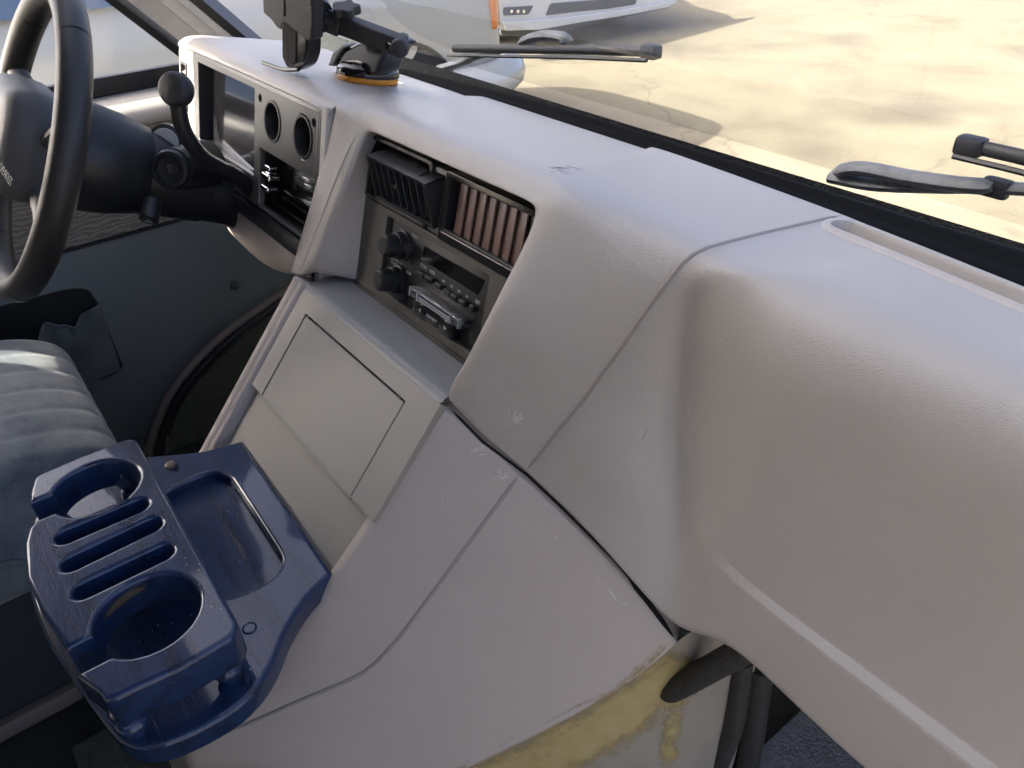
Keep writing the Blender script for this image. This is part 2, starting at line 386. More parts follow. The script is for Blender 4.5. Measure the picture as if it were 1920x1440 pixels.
def glue(name='dried yellow adhesive', c0=(.36, .265, .09), c1=(.50, .41, .21), lo=.55, hi=1.35):
    """dried yellow adhesive, thin and patchy over the plastic"""
    m, n, l, b = nodes(name)
    tc = n.new('ShaderNodeTexCoord'); a = n.new('ShaderNodeTexNoise'); a.inputs['Scale'].default_value = 60; a.inputs['Detail'].default_value = 8; l.new(tc.outputs['Object'], a.inputs['Vector'])
    mx = n.new('ShaderNodeMix'); mx.data_type = 'RGBA'; mx.inputs[6].default_value = (*c0, 1); mx.inputs[7].default_value = (*c1, 1)
    l.new(a.outputs['Fac'], mx.inputs[0]); l.new(mx.outputs[2], b.inputs['Base Color']); b.inputs['Roughness'].default_value = .5
    bp = n.new('ShaderNodeBump'); bp.inputs['Strength'].default_value = .5; bp.inputs['Distance'].default_value = .001; l.new(a.outputs['Fac'], bp.inputs['Height']); l.new(bp.outputs['Normal'], b.inputs['Normal'])
    # ragged edge: fades with the brushed-on thickness stored on the mesh
    at_ = n.new('ShaderNodeAttribute'); at_.attribute_name = 'cover'
    a2 = n.new('ShaderNodeTexNoise'); a2.inputs['Scale'].default_value = 45; a2.inputs['Detail'].default_value = 9; a2.inputs['Roughness'].default_value = .7; l.new(tc.outputs['Object'], a2.inputs['Vector'])
    sm = n.new('ShaderNodeMath'); sm.operation = 'ADD'; l.new(at_.outputs['Fac'], sm.inputs[0]); l.new(a2.outputs['Fac'], sm.inputs[1])
    rp = n.new('ShaderNodeValToRGB'); rp.color_ramp.elements[0].position = lo; rp.color_ramp.elements[1].position = hi; l.new(sm.outputs[0], rp.inputs[0])
    l.new(rp.outputs[0], b.inputs['Alpha'])
    return m

M = dict(
    vinyl=vinyl('mauve beige grained vinyl', (.465, .408, .355), cell=760, strength=.34),
    dash=vinyl('grey beige grained dash vinyl', (.445, .412, .374), rough=.36, spec=1.0, cell=760, strength=.34),
    smooth=vinyl('smooth beige plastic', (.45, .395, .36), rough=.42, cell=1500, strength=.22, dist=.0003),
    panel=vinyl('stone grey console plastic', (.27, .252, .222), rough=.42, cell=900, strength=.25, dist=.0003),
    shelf=vinyl('blue grey shelf plastic', (.23, .235, .235), rough=.40, cell=900, strength=.15, dist=.0003),
    black=mat('black plastic', (.014, .015, .017), .38, bump=(900, .15, .0004)),
    gloss=mat('gloss black', (.012, .012, .013), .12),
    dark=mat('matt charcoal', (.022, .023, .025), .6, bump=(700, .2, .0004)),
    rubber=mat('black rubber', (.012, .013, .015), .5),
    trim=brushed('brushed taupe trim', (.08, .073, .062), (1, 1, .05), .42, .3),
    bezel=brushed('satin grey bezel', (.16, .16, .155), (.2, 8, 8), .32, .05, .55),
    radio=mat('radio face', (.02, .023, .022), .42),
    screen=mat('smoked display', (.006, .006, .007), .04, coat=.5),
    ink=mat('pale grey print', (.42, .43, .43), .6, var=.02),
    lou=mat('faded brown louver', (.155, .092, .08), .45, bump=(60, .3, .001), var=.16, vscale=40),
    loud=mat('dark louver', (.020, .024, .027), .4),
    chrome=mat('chrome', (.75, .76, .77), .08, metal=1, var=.02),
    clear=glass('clear plastic', (.86, .88, .88), 2.2, .05, .25),
    lens=mat('smoked gauge lens', (.018, .018, .02), .12, coat=1, var=.3, vscale=14),
    pane=glass('window glass', (.96, .98, .97), 1.1, 0, .06),
    wood=blue_wood(),
    woodworn=mat('worn bare oak', (.16, .115, .075), .4, var=.2, vscale=60),
    leather=vinyl('black wheel leather', (.020, .0195, .019), rough=.42, cell=700, strength=.25, dist=.0004),
    pad=vinyl('charcoal wheel pad', (.10, .10, .10), rough=.5, cell=900, strength=.2, dist=.0003),
    column=mat('black column plastic', (.013, .0145, .017), .42, bump=(800, .15, .0004)),
    velour=velour(),
    doorblue=vinyl('slate blue door vinyl', (.175, .198, .205), rough=.55, cell=600, strength=.15, dist=.0003),
    pocket=mat('slate pocket cloth', (.15, .17, .18), .85, bump=(500, .4, .001)),
    tweed=tweed('patterned tweed', (.36, .32, .27), (.19, .17, .15)),
    pillar=vinyl('pale grey pillar trim', (.58, .56, .51), rough=.45, cell=900, strength=.15, dist=.0003),
    carpet=mat('dark teal carpet', (.018, .024, .026), .98, bump=(350, 1, .006), var=.25, vscale=60),
    carpetb=mat('blue grey carpet', (.18, .20, .215), .98, bump=(260, 1, .006), var=.3, vscale=120),
    carpetg=mat('green grey carpet', (.10, .105, .08), .98, bump=(350, 1, .006), var=.3, vscale=60),
    tan=mat('dull tan trim', (.16, .135, .115), .6),
    mauve=mat('mauve rubber edge trim', (.24, .19, .165), .55),
    head=mat('dark grey headliner', (.165, .165, .17), .95),
    cowl=mat('black cowl plastic', (.005, .0055, .006), .7, spec=.06),
    concrete=concrete(),
    cream=mat('cream car paint', (.50, .485, .43), .25, coat=.6, var=.02),
    white=mat('white car paint', (.66, .655, .63), .25, coat=.6, var=.02),
    cargrey=mat('grey car plastic', (.10, .10, .10), .5),
    tyre=mat('tyre rubber', (.022, .022, .022), .8),
    amber=mat('amber lens', (.70, .22, .05), .2, coat=.5),
    orange=mat('orange ring', (.75, .28, .02), .4),
    skyreflect=mat('tinted car window', (.10, .15, .22), .06, coat=.6),  # blue base stands in for sky reflected in the glass
    seatbase=mat('dark blue seat base', (.022, .027, .034), .8, bump=(300, .5, .002)),
    gasket=mat('dusty black gasket', (.028, .027, .024), .7, bump=(220, .7, .002), var=.4, vscale=90),
    foam=mat('bare grey fibreglass', (.31, .275, .215), .7, bump=(160, .3, .001), var=.12, vscale=22),
    glue=glue(),
    rubbed=glue('paint rubbed to bare oak', (.05, .038, .025), (.15, .11, .07), .7, .98),
    satin=mat('satin metal', (.62, .62, .62), .22, metal=1, var=.03),
    scuff=mat('white scuff', (.80, .78, .75), .7),
    scuffd=mat('grey scuff', (.17, .165, .16), .6),
    wornrub=mat('sun worn grey rubber', (.14, .15, .16), .65, bump=(120, .5, .002), var=.45, vscale=70),
    grooveshade=vinyl('shade dulled beige vinyl', (.30, .268, .245), rough=.5, cell=900, strength=.2),  # darker beige stands in for shade along the moulded lines
    putty=mat('grey patch', (.30, .30, .28), .5),
)

# ================================================================== the setting
GZ = -H
g = put('ground', mesh([(-60, -40, GZ), (60, -40, GZ), (60, 80, GZ), (-60, 80, GZ)], [(0, 1, 2, 3)]), M['concrete'], smooth=None); g['kind'] = 'structure'
FZ = -.96
fl = put('van_floor', rbox((-.60, -.35, FZ-.03), (1.80, 2.1, .06), bev=0), M['carpet'], smooth=None); fl['kind'] = 'structure'

# ------------------------------------------------------------------ van body: pillar, firewall, and unseen roof and walls set to shade the cabin
vb = thing('van_body', 'pale grey windscreen pillar and roof of the van, left of the dashboard', 'van body', (-.6, -.3, FZ))
PA = at(400, 84, X=-1.33); PB = at(296, 0, X=-1.33); PD_ = (PB-PA).normalized()
def pil(px, X, t): return at(px[0], px[1], X=X) + PD_*t
ptop = .92
def pillar_strip(a, b, Xa, Xb, dep):
    A = at(a[0], a[1], X=Xa) - PD_*.12; Bq = at(b[0], b[1], X=Xb) - PD_*.12
    vs = [A, Bq, Bq + PD_*ptop, A + PD_*ptop]; off = V(-dep, dep*.6, 0)
    vs += [p + off for p in vs]
    return recalc(mesh(vs, [(0, 1, 2, 3), (4, 7, 6, 5), (0, 4, 5, 1), (1, 5, 6, 2), (2, 6, 7, 3), (3, 7, 4, 0)]))
put('pillar_trim', pillar_strip((338, 78), (392, 78), -1.345, -1.33, .05), M['pillar'], vb, smooth=None)
put('pillar_trim', pillar_strip((395, 80), (428, 80), -1.327, -1.322, .05), M['pillar'], vb, smooth=None)
put('pillar_trim', pillar_strip((431, 82), (452, 82), -1.318, -1.315, .05), M['pillar'], vb, smooth=None)
put('windscreen_seal', pillar_strip((455, 82), (476, 82), -1.312, -1.307, .05), M['rubber'], vb, smooth=None)
put('door_seal', pillar_strip((316, 92), (335, 90), -1.36, -1.35, .05), M['rubber'], vb, smooth=None)
put('roof', rbox((-.665, -1.05, .42), (1.73, 2.1, .05), bev=.02), M['head'], vb)
put('rear_wall', rbox((-.6, -2.08, -.27), (1.8, .04, 1.34), bev=0), M['head'], vb, smooth=None)
put('side_wall', rbox((-1.52, -1.35, -.27), (.05, 1.5, 1.34), bev=0), M['head'], vb, smooth=None)
put('header', rbox((-.665, -.02, .40), (1.73, .10, .08), bev=.02), M['head'], vb)
put('firewall', mesh([(-1.5, .62, -.26), (.35, .62, -.26), (.35, .72, FZ), (-1.5, .72, FZ)], [(0, 1, 2, 3)]), M['carpet'], vb, smooth=None)
put('nose', rbox((-.6, .86, -.90), (1.9, .30, .72), bev=.08, seg=4), M['white'], vb)
put('side_wall', rbox((.34, -1.3, -.27), (.05, 1.6, 1.34), bev=0), M['head'], vb, smooth=None)

# ------------------------------------------------------------------ windscreen: glass and black cowl strip
ws = thing('windshield', 'clear van windscreen above the dashboard with a black strip along its base', 'windshield', (-.6, .57, -.25))
gl = [(-1.36, .575, -.235), (-.98, .600, -.238), (-.60, .606, -.24), (-.2, .600, -.238), (.20, .575, -.235)]
gp = []
for t in (0, .3, .6, .9): gp.append([V(*p) + V(0, -.68, .74)*t for p in gl])
vs, fs, _ = grid(gp); put('glass_pane', subsurf(mesh(vs, fs), 2), M['pane'], ws, smooth=180)
top = [(640, 97), (735, 119), (1000, 178), (1200, 240), (1380, 296), (1560, 350), (1740, 401), (1920, 452), (2150, 520)]
bot = [(640, 109), (735, 131), (1000, 201), (1200, 263), (1380, 325), (1560, 396), (1740, 470), (1920, 548), (2150, 650)]
r = [[], [], [], [], [], []]
for a, b in zip(top, bot):
    A = at(*a, Z=-.243); B = at(*b, Z=-.2465)
    r[0].append(A + V(0, .05, -.05)); r[1].append(A); r[2].append(lerp(A, B, .3) + V(0, 0, -.003)); r[3].append(lerp(A, B, .42) + V(0, 0, -.007)); r[4].append(lerp(A, B, .62) + V(0, 0, -.003)); r[5].append(B + V(0, -.004, -.012))
vs, fs, _ = grid(r); put('cowl_strip', subsurf(mesh(vs, fs), 2), M['cowl'], ws, smooth=180)

# ================================================================== dashboard
db = thing('dashboard', 'grey beige grained van dashboard running under the windscreen', 'dashboard', (-.6, .36, -.55))
ztop = lambda y: -.2065 - .215*(y-.36)
NR = 13
def col_(top_px, rest):
    """rows 0 to 12 of one column. top_px: rows 1-3; rest: rows 4-12"""
    return top_px + rest
cols = []
def Yp(x, y, Y): return at(x, y, Y=Y)
def Zp(x, y, Z): return at(x, y, Z=Z)
def mk(b, r2, r3, r4, rest, fold):
    c = [b + V(0, .004, -.02), b, r2, r3, r4] + rest; c.append(c[-1] + fold); return c
YB = .546
# left rail, outer edge
rest0 = [Yp(626, 193, .337), Yp(618, 215, .331), Yp(597, 290, .318), Yp(575, 380, .299), Yp(560, 430, .290), Yp(548, 475, .278), Yp(538, 512, .268)]
c0 = mk(V(-.80, YB, ztop(YB)), V(-.80, .46, ztop(.46)), V(-.795, .385, ztop(.385)), V(-.785, .350, -.2085), rest0, V(0, .05, 0))
cm = [p + V(-.002, .020, -.002) for p in c0]
for k in range(6): cm[k] = c0[k] + V(-.002, .001, -.012)
c0m = [lerp(a, b, .25) for a, b in zip(c0, c0)]
rest1 = [Yp(690, 220, .352), Yp(684, 243, .346), Yp(662, 300, .327), Yp(625, 390, .303), Yp(603, 435, .290), Yp(588, 480, .278), Yp(570, 520, .268)]
c1 = mk(V(-.74, YB, ztop(YB)), V(-.735, .46, ztop(.46)), V(-.73, .392, ztop(.392)), V(-.728, .361, -.2085), rest1, V(0, .05, 0))
c05 = [lerp(a, b, .5) for a, b in zip(c0, c1)]
rest2 = [Yp(1022, 370, .352), Yp(1012, 389, .345), Yp(975, 470, .327), Yp(925, 563, .303), Yp(890, 632, .29), Yp(858, 691, .278), Yp(829, 745, .268)]
c2 = mk(V(-.50, YB, ztop(YB)), V(-.475, .46, ztop(.46)), V(-.455, .395, ztop(.395)), V(-.447, .366, -.2085), rest2, V(0, .05, 0))
def mid(t): return [lerp(a, b, t) for a, b in zip(c1, c2)]
ms = [mid(t) for t in (.08, .35, .65, .92)]
for q in ms:
    for k in range(7, 13): q[k] = None
rest3 = [Yp(1062, 366, .356), Yp(1050, 395, .349), Yp(1008, 480, .331), Yp(957, 570, .307), Yp(918, 640, .294), Yp(884, 700, .282), Yp(852, 764, .272)]
c3 = mk(at(1200, 263, Y=YB), Zp(1140, 300, -.227), Zp(1090, 333, -.2145), Zp(1066, 348, -.2105), rest3, V(0, .05, 0))
rest4 = [Yp(1150, 450, .362), Yp(1130, 482, .353), Yp(1075, 562, .335), Yp(1012, 662, .314), Yp(967, 730, .303), Yp(932, 786, .291), Yp(906, 823, .281)]
c4 = mk(at(1390, 330, Y=YB), Zp(1280, 368, -.2325), Zp(1205, 394, -.2215), Zp(1172, 420, -.2265), rest4, V(0, .05, 0))
rest5 = [Yp(1258, 517, .369), Yp(1232, 552, .361), Yp(1165, 650, .346), Yp(1090, 752, .328), Yp(1050, 805, .316), Yp(1015, 848, .306), Yp(986, 882, .297)]
c5 = mk(at(1588, 402, Y=YB), Zp(1430, 437, -.2375), Zp(1335, 463, -.229), Zp(1290, 483, -.2355), rest5, V(0, .05, 0))
rest6 = [Yp(1288, 548, .372), Yp(1262, 584, .369), Yp(1222, 692, .359), Yp(1190, 812, .346), Yp(1182, 900, .335), Yp(1165, 970, .328), Yp(1140, 1036, .318)]
c6 = mk(at(1622, 417, Z=-.2475), Zp(1482, 465, -.2385), Zp(1378, 486, -.2295), Zp(1325, 505, -.2365), rest6, V(0, .05, 0))
rest7 = [Yp(1312, 560, .379), Yp(1294, 605, .381), Yp(1280, 730, .381), Yp(1278, 860, .375), Yp(1284, 965, .368), Yp(1284, 1045, .359), Yp(1258, 1184, .336)]
c7 = mk(at(1682, 440, Z=-.2475), Zp(1545, 500, -.2385), Zp(1435, 512, -.2285), Zp(1360, 518, -.2365), rest7, V(0, .05, 0))
def cx(X, y1=.535, led=1):
    return mk(V(X, .543-.117*(X+.30), -.2475), V(X, .462, -.2375), V(X, .408, -.2265), V(X, .378, -.236),
              [V(X, .367, -.262), V(X, .365, -.288), V(X, .361, -.35), V(X, .355, -.405), V(X, .349, -.4415), V(X, .349-.0062*led, -.4462), V(X, .334, -.512)], V(0, .05, -.004))
c8 = cx(-.238, .54, .25); c8[11] = at(1318, 1192, Y=.336); c8[12] = c8[11] + V(0, .05, -.004)
c8[9] = at(1322, 1002, Y=.351); c8[10] = at(1322, 1032, Y=.349)
c9 = cx(-.215, .536)
for k in range(5, 9): c9[k] = c9[k] + V(0, -.006, 0); c8[k] = c8[k] + V(.004, .001, 0)
c9[9] = c9[9] + V(0, -.003, 0)
c9[4] = c9[4] + V(0, -.003, 0); c9[11] = at(1392, 1224, Y=.335); c9[12] = c9[11] + V(0, .05, -.004)
c10 = cx(-.12, .522); c11 = cx(.02, .51); c12 = cx(.16, .49)
C = [cm, c0, c05, c1] + ms + [c2, c3, c4, c5, c6, c7, c8, c9, c10, c11, c12]
rows = [[c[i] for c in C] for i in range(NR)]
i1, i2 = 3, 8                                  # hole edge columns
vs, fs, ix = grid(rows, skip=lambda i, j: i >= 6 and i1 <= j < i2)
# recess walls turn forward to the radio plane
RF = tilt_frame(at(722, 403, Y=.337), 16)       # the plane of radio and vents
def back(p, X): 
    u = X - RF.o.x; v = (p - RF.o).dot(RF.v); return RF.p(u, v, -.004)
loop = [(i, i1) for i in range(12, 5, -1)] + [(6, j) for j in range(i1+1, i2)] + [(i, i2) for i in range(6, 13)]
n0 = len(vs); L = len(loop)
for k, (i, j) in enumerate(loop):
    p = vs[ix[i, j]]
    if j == i1: b = back(p, -.7165 if i > 6 else -.714)
    elif j == i2: b = back(p, -.444 if i == 6 else -.446 - .03*(i-6)/6)
    else: b = back(p, p.x)
    if i == 6: b = RF.p(b.x - RF.o.x, (V(0, 0, -.2275).z - RF.o.z)/RF.v.z, -.004)
    vs.append(lerp(p, b, .25)); vs.append(b)
for k in range(L-1):
    a, b = ix[loop[k]], ix[loop[k+1]]
    fs.append((a, b, n0+2*k+2, n0+2*k)); fs.append((n0+2*k, n0+2*k+2, n0+2*k+3, n0+2*k+1))
cr = [(ix[11, j], ix[11, j+1], .85) for j in range(len(C)-1) if (11, j) in ix and (11, j+1) in ix]
cr += [(ix[11, i2], ix[10, i2], .3)]
j8 = C.index(c8)
cr += [(ix[1, j], ix[1, j+1], .9) for j in range(len(C)-1)]
cr += [(ix[i, j], ix[i, j+1], 1) for i in (9, 10) for j in range(j8, len(C)-1)]
shell_me = recalc(subsurf(mesh(vs, fs), 4, cr))
# long slot in the passenger side top: the skin is cut away under its moulded lip
BV0 = BVHTree.FromPolygons([v.co for v in shell_me.vertices], [list(p_.vertices) for p_ in shell_me.polygons])
def hgt(x, y):
    h = BV0.ray_cast(V(x, y, 0), V(0, 0, -1)); return h[0].z if h[0] is not None else -.24
near = [q_[0] for q_ in onto(BV0, [(1566, 434), (1700, 489), (1920, 582)], 30)]; far = [q_[0] for q_ in onto(BV0, [(1604, 421), (1760, 483), (1920, 548)], 30)]
near.append(near[-1] + (near[-1]-near[-3]).normalized()*.22); far.append(far[-1] + (far[-1]-far[-3]).normalized()*.22)
near = [V(q_.x, q_.y, 0) for q_ in near]; far = [V(q_.x, q_.y, 0) for q_ in far]
cpt = (near[0]+far[0])/2; rad = (far[0]-near[0]).length/2; dr_ = (near[1]-near[0]).normalized(); nr_ = V(-dr_.y, dr_.x, 0)
endc = [cpt - nr_*rad*math.cos(t) - dr_*rad*math.sin(t)*.9 for t in [math.pi*k/12 for k in range(1, 12)]]
oln = near[::-1] + endc + far
def dense(o, step=.004):
    r_ = []
    for a_, b_ in zip(o, o[1:] + o[:1]):
        n_ = max(1, int((b_-a_).length/step)); r_ += [lerp(a_, b_, k/n_) for k in range(n_)]
    return r_
oln = dense(oln); nO = len(oln)
ctr = sum(oln, V(0, 0, 0))/nO
def offs(d):
    r_ = []
    for i in range(nO):
        t = (oln[(i+1) % nO] - oln[i-1]).normalized(); n_ = V(-t.y, t.x, 0); r_.append(oln[i] + n_*d)
    return r_
sgn = 1 if (offs(.002)[nO//2] - ctr).length < (oln[nO//2] - ctr).length else -1
from mathutils.geometry import intersect_point_line
def inside(q_, poly):
    c_ = False; j = len(poly)-1
    for i in range(len(poly)):
        if (poly[i].y > q_.y) != (poly[j].y > q_.y) and q_.x < (poly[j].x-poly[i].x)*(q_.y-poly[i].y)/(poly[j].y-poly[i].y)+poly[i].x: c_ = not c_
        j = i
    return c_
cut = offs(sgn*-.0015)
b = bmesh.new(); b.from_mesh(shell_me)
kill = [f for f in b.faces if f.calc_center_median().z > -.27 and inside(f.calc_center_median(), cut)]
bmesh.ops.delete(b, geom=kill, context='FACES'); b.to_mesh(shell_me); b.free()
shell = put('dash_shell', shell_me, M['dash'], db, smooth=180)
BV = bvh_of(shell)
lp_ = []
for (d, dz) in ((-.0075, -.0012), (-.0045, .0012), (-.001, .0026), (.0018, .0022), (.0032, -.0005), (.0045, -.0125), (.0065, -.0145)):
    lp_.append([V(q_.x, q_.y, hgt(o_.x, o_.y) + dz) for q_, o_ in zip(offs(sgn*d), oln)])
vs, fs, _ = grid([r_ + [r_[0]] for r_ in lp_]); n_ = nO + 1
fs.append(tuple((len(lp_)-1)*n_ + k for k in range(nO)))
so = put('speaker_slot', recalc(mesh(vs, fs)), M['dash'], db, smooth=50)
sp_ = at(1614, 441, Z=hgt(cpt.x, cpt.y)-.012)
put('screw', lathe([(0, .0045), (.002, .0045), (.003, .003), (.0032, 0)], V(sp_.x, sp_.y, sp_.z-.002), V(0, 0, 1), 14), M['black'], so)
# moulded lines
put('moulded_line', ridge(onto(BV, [(1588, 401), (1510, 419), (1430, 437), (1360, 455), (1325, 465), (1300, 477), (1280, 493), (1258, 520), (1215, 578), (1165, 652), (1090, 754), (1030, 828), (988, 880)]), .0042, .0015), M['grooveshade'], db, smooth=180)
put('moulded_line', ridge(onto(BV, [(668, 252), (655, 275), (622, 355), (590, 440), (562, 512)]), .004, .0012), M['dash'], db, smooth=180)

# ------------------------------------------------------------------ radio trim, vents
uv = lambda x, y, w=0: RF.px(x, y, w)
rl, rt = uv(727, 405); rr_, rb_ = uv(905, 612)
ru0, ru1 = -.669 - RF.o.x, -.493 - RF.o.x; rv1 = rt; rv0 = uv(700, 535)[1] + .002
tu0, tu1 = -.722 - RF.o.x, -.440 - RF.o.x
tv0 = uv(672, 532)[1] - .004; tv1 = uv(690, 368)[1] - .001
trim = put('radio_trim', plate(RF, rrect(tu0, tu1, tv0, tv1, .003), [rrect(ru0, ru1, rv0, rv1, .002)], -.006, .0, .0008), M['trim'], db)
put('trim_groove', fbox(RF, tu0, tu1, tv0-.001, tv0+.0065, -.001, .0016, .0006), M['black'], db)
vv0 = uv(690, 368)[1]; vv1 = uv(704, 258)[1]
put('vent_backing', fbox(RF, tu0, tu1, vv0-.006, vv1+.004, -.05, -.046, 0), M['rubber'], db, smooth=None)
pu0, pu1 = -.5995 - RF.o.x, -.577 - RF.o.x
put('vent_divider', fbox(RF, pu0, pu1, vv0-.0005, vv1-.001, -.05, -.0015, .0015), mat('olive grey divider', (.13, .145, .13), .5), db)
# left vent: tipped-out black block
vl = put('air_vent', plate(RF, rrect(-.719-RF.o.x, pu0-.0005, vv0, vv1+.002, .004), [rrect(-.7145-RF.o.x, pu0-.005, vv0+.004, vv1-.002, .003)], -.045, .0012, .001), M['black'], db)
vl['label'] = 'black air vent tipped outward'
ca, sa = math.cos(math.radians(-24)), math.sin(math.radians(-24))
VF = Frame(RF.p(0, vv0+.006, .001), RF.u, RF.v*math.cos(math.radians(21)) + RF.w*math.sin(math.radians(21)))
a0, a1 = uv(692, 292, .016)[0], uv(802, 350, .016)[0]; hh = (vv1-vv0)*.74
put('vent_block', join(fbox(VF, a0, a1, hh-.003, hh, -.032, .002, .001), fbox(VF, a0, a1, 0, .003, -.03, .003, .001), fbox(VF, a0, a0+.003, 0, hh, -.03, .003, .001), fbox(VF, a1-.003, a1, 0, hh, -.03, .003, .001), fbox(VF, a0, a1, .001, hh-.001, -.034, -.030, 0)), M['black'], vl)
put('vent_clip', fbox(VF, a0+.060, a0+.070, hh-.0005, hh+.0012, -.018, -.013, .0005), M['black'], vl)
put('vent_clip', fbox(VF, a0+.086, a0+.090, hh-.0005, hh+.0015, -.014, -.004, .0005), M['black'], vl)
lm = None
for k in range(8):
    u = a0 + .0045 + (a1-a0-.006)*(k+.5)/8
    o = put('louver', fbox(VF, u-.0008, u+.0008, .003, hh-.003, -.022, .0015, .0005, 1), M['loud'], vl)
put('louver_lever', fbox(VF, (a0+a1)/2-.012, (a0+a1)/2-.004, hh*.5, hh*.5+.003, -.004, .0022, .0008), M['dark'], vl)
# right vent: flat, closed, brown louvers
b0, b1 = pu1+.0005, -.4435-RF.o.x
vr = put('air_vent', plate(RF, rrect(b0, b1, vv0-.002, vv1+.001, .004), [rrect(b0+.004, b1-.004, vv0+.007, vv1-.0045, .002)], -.045, .0015, .001), M['gloss'], db)
vr['label'] = 'black air vent with closed reddish brown louvers'
put('vent_frame', plate(RF, rrect(b0+.0035, b1-.0035, vv0+.0065, vv1-.004, .002), [rrect(b0+.005, b1-.005, vv0+.009, vv1-.0055, .002)], -.02, -.0005, .0006), M['black'], vr)
for k in range(8):
    n_ = 8; wd = (b1-b0-.019)/n_; u = b0+.013 + wd*(k+.5)
    fr2 = Frame(RF.p(u, (vv0+vv1)/2, -.006), RF.u*math.cos(.22) + RF.w*math.sin(.22), RF.v)
    put('louver', fbox(fr2, -wd*.53, wd*.53, -(vv1-vv0)/2+.0085, (vv1-vv0)/2-.005, -.001, .001, .0007), M['lou'] if k < 7 else M['loud'], vr)

# ------------------------------------------------------------------ instrument pod
PF = tilt_frame((-.78, .33, -.215), 14)
def pod(X, e=0):
    return [V(X, .55, -.268), V(X, YB, ztop(YB)), V(X, .46, ztop(.46)), V(X, .385, ztop(.385)), V(X, .352, -.2055), V(X, .338, -.2085), PF.p(X+.78, .0005, .0005), PF.p(X+.78, -.003, -.004)]
cs = [[p + V(0, 0, -.003) for p in pod(X)] for X in (-.755, -.772)] + [pod(X) for X in (-.815, -.83, -.95, -1.08, -1.18, -1.222, -1.236)]
cs.append([p + V(-.004, 0, -.004) for p in pod(-1.238)]); cs.append([p + V(-.006, .02, -.05) for p in pod(-1.238)])
rows = [[c[i] for c in cs] for i in range(8)]
vs, fs, _ = grid(rows); put('instrument_hood', recalc(subsurf(mesh(vs, fs), 3)), M['dash'], db, smooth=180)
q = lambda x, y: PF.px(x, y)
L0 = -1.166+.78; Rr = -.7705+.78; BT = -.001; BB = -.150
gw = (-1.150+.78, -.948+.78, q(368, 262)[1]+.004, q(375, 121)[1]+.002)
g1 = q(511, 228); g2 = q(568, 257); k1 = q(488, 184); k2 = q(589, 230)
hv = (-.932+.78, -.778+.78, -.146, -.076)
bz = put('instrument_bezel', plate(PF, [(L0, BB), (Rr, BB), (Rr, BT), (L0, BT)], [rrect(*gw, .003), circle(g1[0], g1[1], .0215, 40, .0225), circle(g2[0], g2[1], .0225, 40, .0235), circle(*k1, .0045, 16), circle(*k2, .0045, 16), rrect(*hv, .003)], -.008, 0, .0012), M['bezel'], db)
put('bezel_backing', fbox(PF, L0, Rr, BB, BT, -.06, -.055, 0), M['rubber'], db, smooth=None)
put('bezel_rim', fbox(PF, L0+.01, Rr-.004, BT-.0045, BT-.0025, -.001, .0008, .0004), M['bezel'], bz)
put('bezel_rim', fbox(PF, Rr-.006, Rr-.004, BB+.02, BT-.004, -.001, .0008, .0004), M['bezel'], bz)
put('pod_side', fbox(PF, Rr+.0005, Rr+.012, BB-.06, BT+.004, -.03, -.0005, .001), M['dash'], db)
# gauge window: dark well and a reflecting lens
put('gauge_well', join(fbox(PF, gw[0], gw[0]+.0015, gw[2], gw[3], -.05, -.0005, 0), fbox(PF, gw[0], gw[1], gw[2]-.001, gw[2], -.05, -.0005, 0), fbox(PF, gw[0], gw[1], gw[3], gw[3]+.001, -.05, -.0005, 0), fbox(PF, gw[1], gw[1]+.001, gw[2], gw[3], -.05, -.0005, 0)), M['black'], bz, smooth=None)
lf = [PF.p(gw[0]+(gw[1]-gw[0])*a, gw[2]+(gw[3]-gw[2])*c, -.005-.012*(1-a) - .002*c) for c in (0, .5, 1) for a in (0, .12, .25, .4, .6, .8, 1)]
vs, fs, _ = grid([lf[0:7], lf[7:14], lf[14:21]]); put('gauge_lens', subsurf(mesh(vs, fs), 2), M['lens'], bz, smooth=180)
put('gauge_dial', fbox(PF, gw[0]+.002, gw[1]-.002, gw[2]+.002, gw[3]-.002, -.052, -.0505, 0), M['dark'], bz, smooth=None)
for k, (gu, gv) in enumerate((g1, g2)):
    d = put('round_gauge', lathe([(-.045, .001), (-.045, .021), (-.012, .0215), (-.0005, .0222), (.0012, .0235), (.0012, .0205), (-.002, .0198), (-.02, .0190), (-.024, .001)], PF.p(gu, gv, 0), PF.w, 36), M['black'], bz, smooth=35)
    if k: 
        nf = Frame(PF.p(gu, gv, -.018), PF.u*.35 + PF.v*.94, PF.v*.35 - PF.u*.94)
        put('needle', fbox(nf, -.013, .013, -.0012, .0012, 0, .0015, .0005), M['ink'], d)
for kk in (k1, k2): put('bezel_hole', lathe([(-.02, .004), (-.002, .0045), (.0004, .0052), (.0004, .0042), (-.012, .0038), (-.012, .0001)], PF.p(*kk, 0), PF.w, 16), M['rubber'], bz)
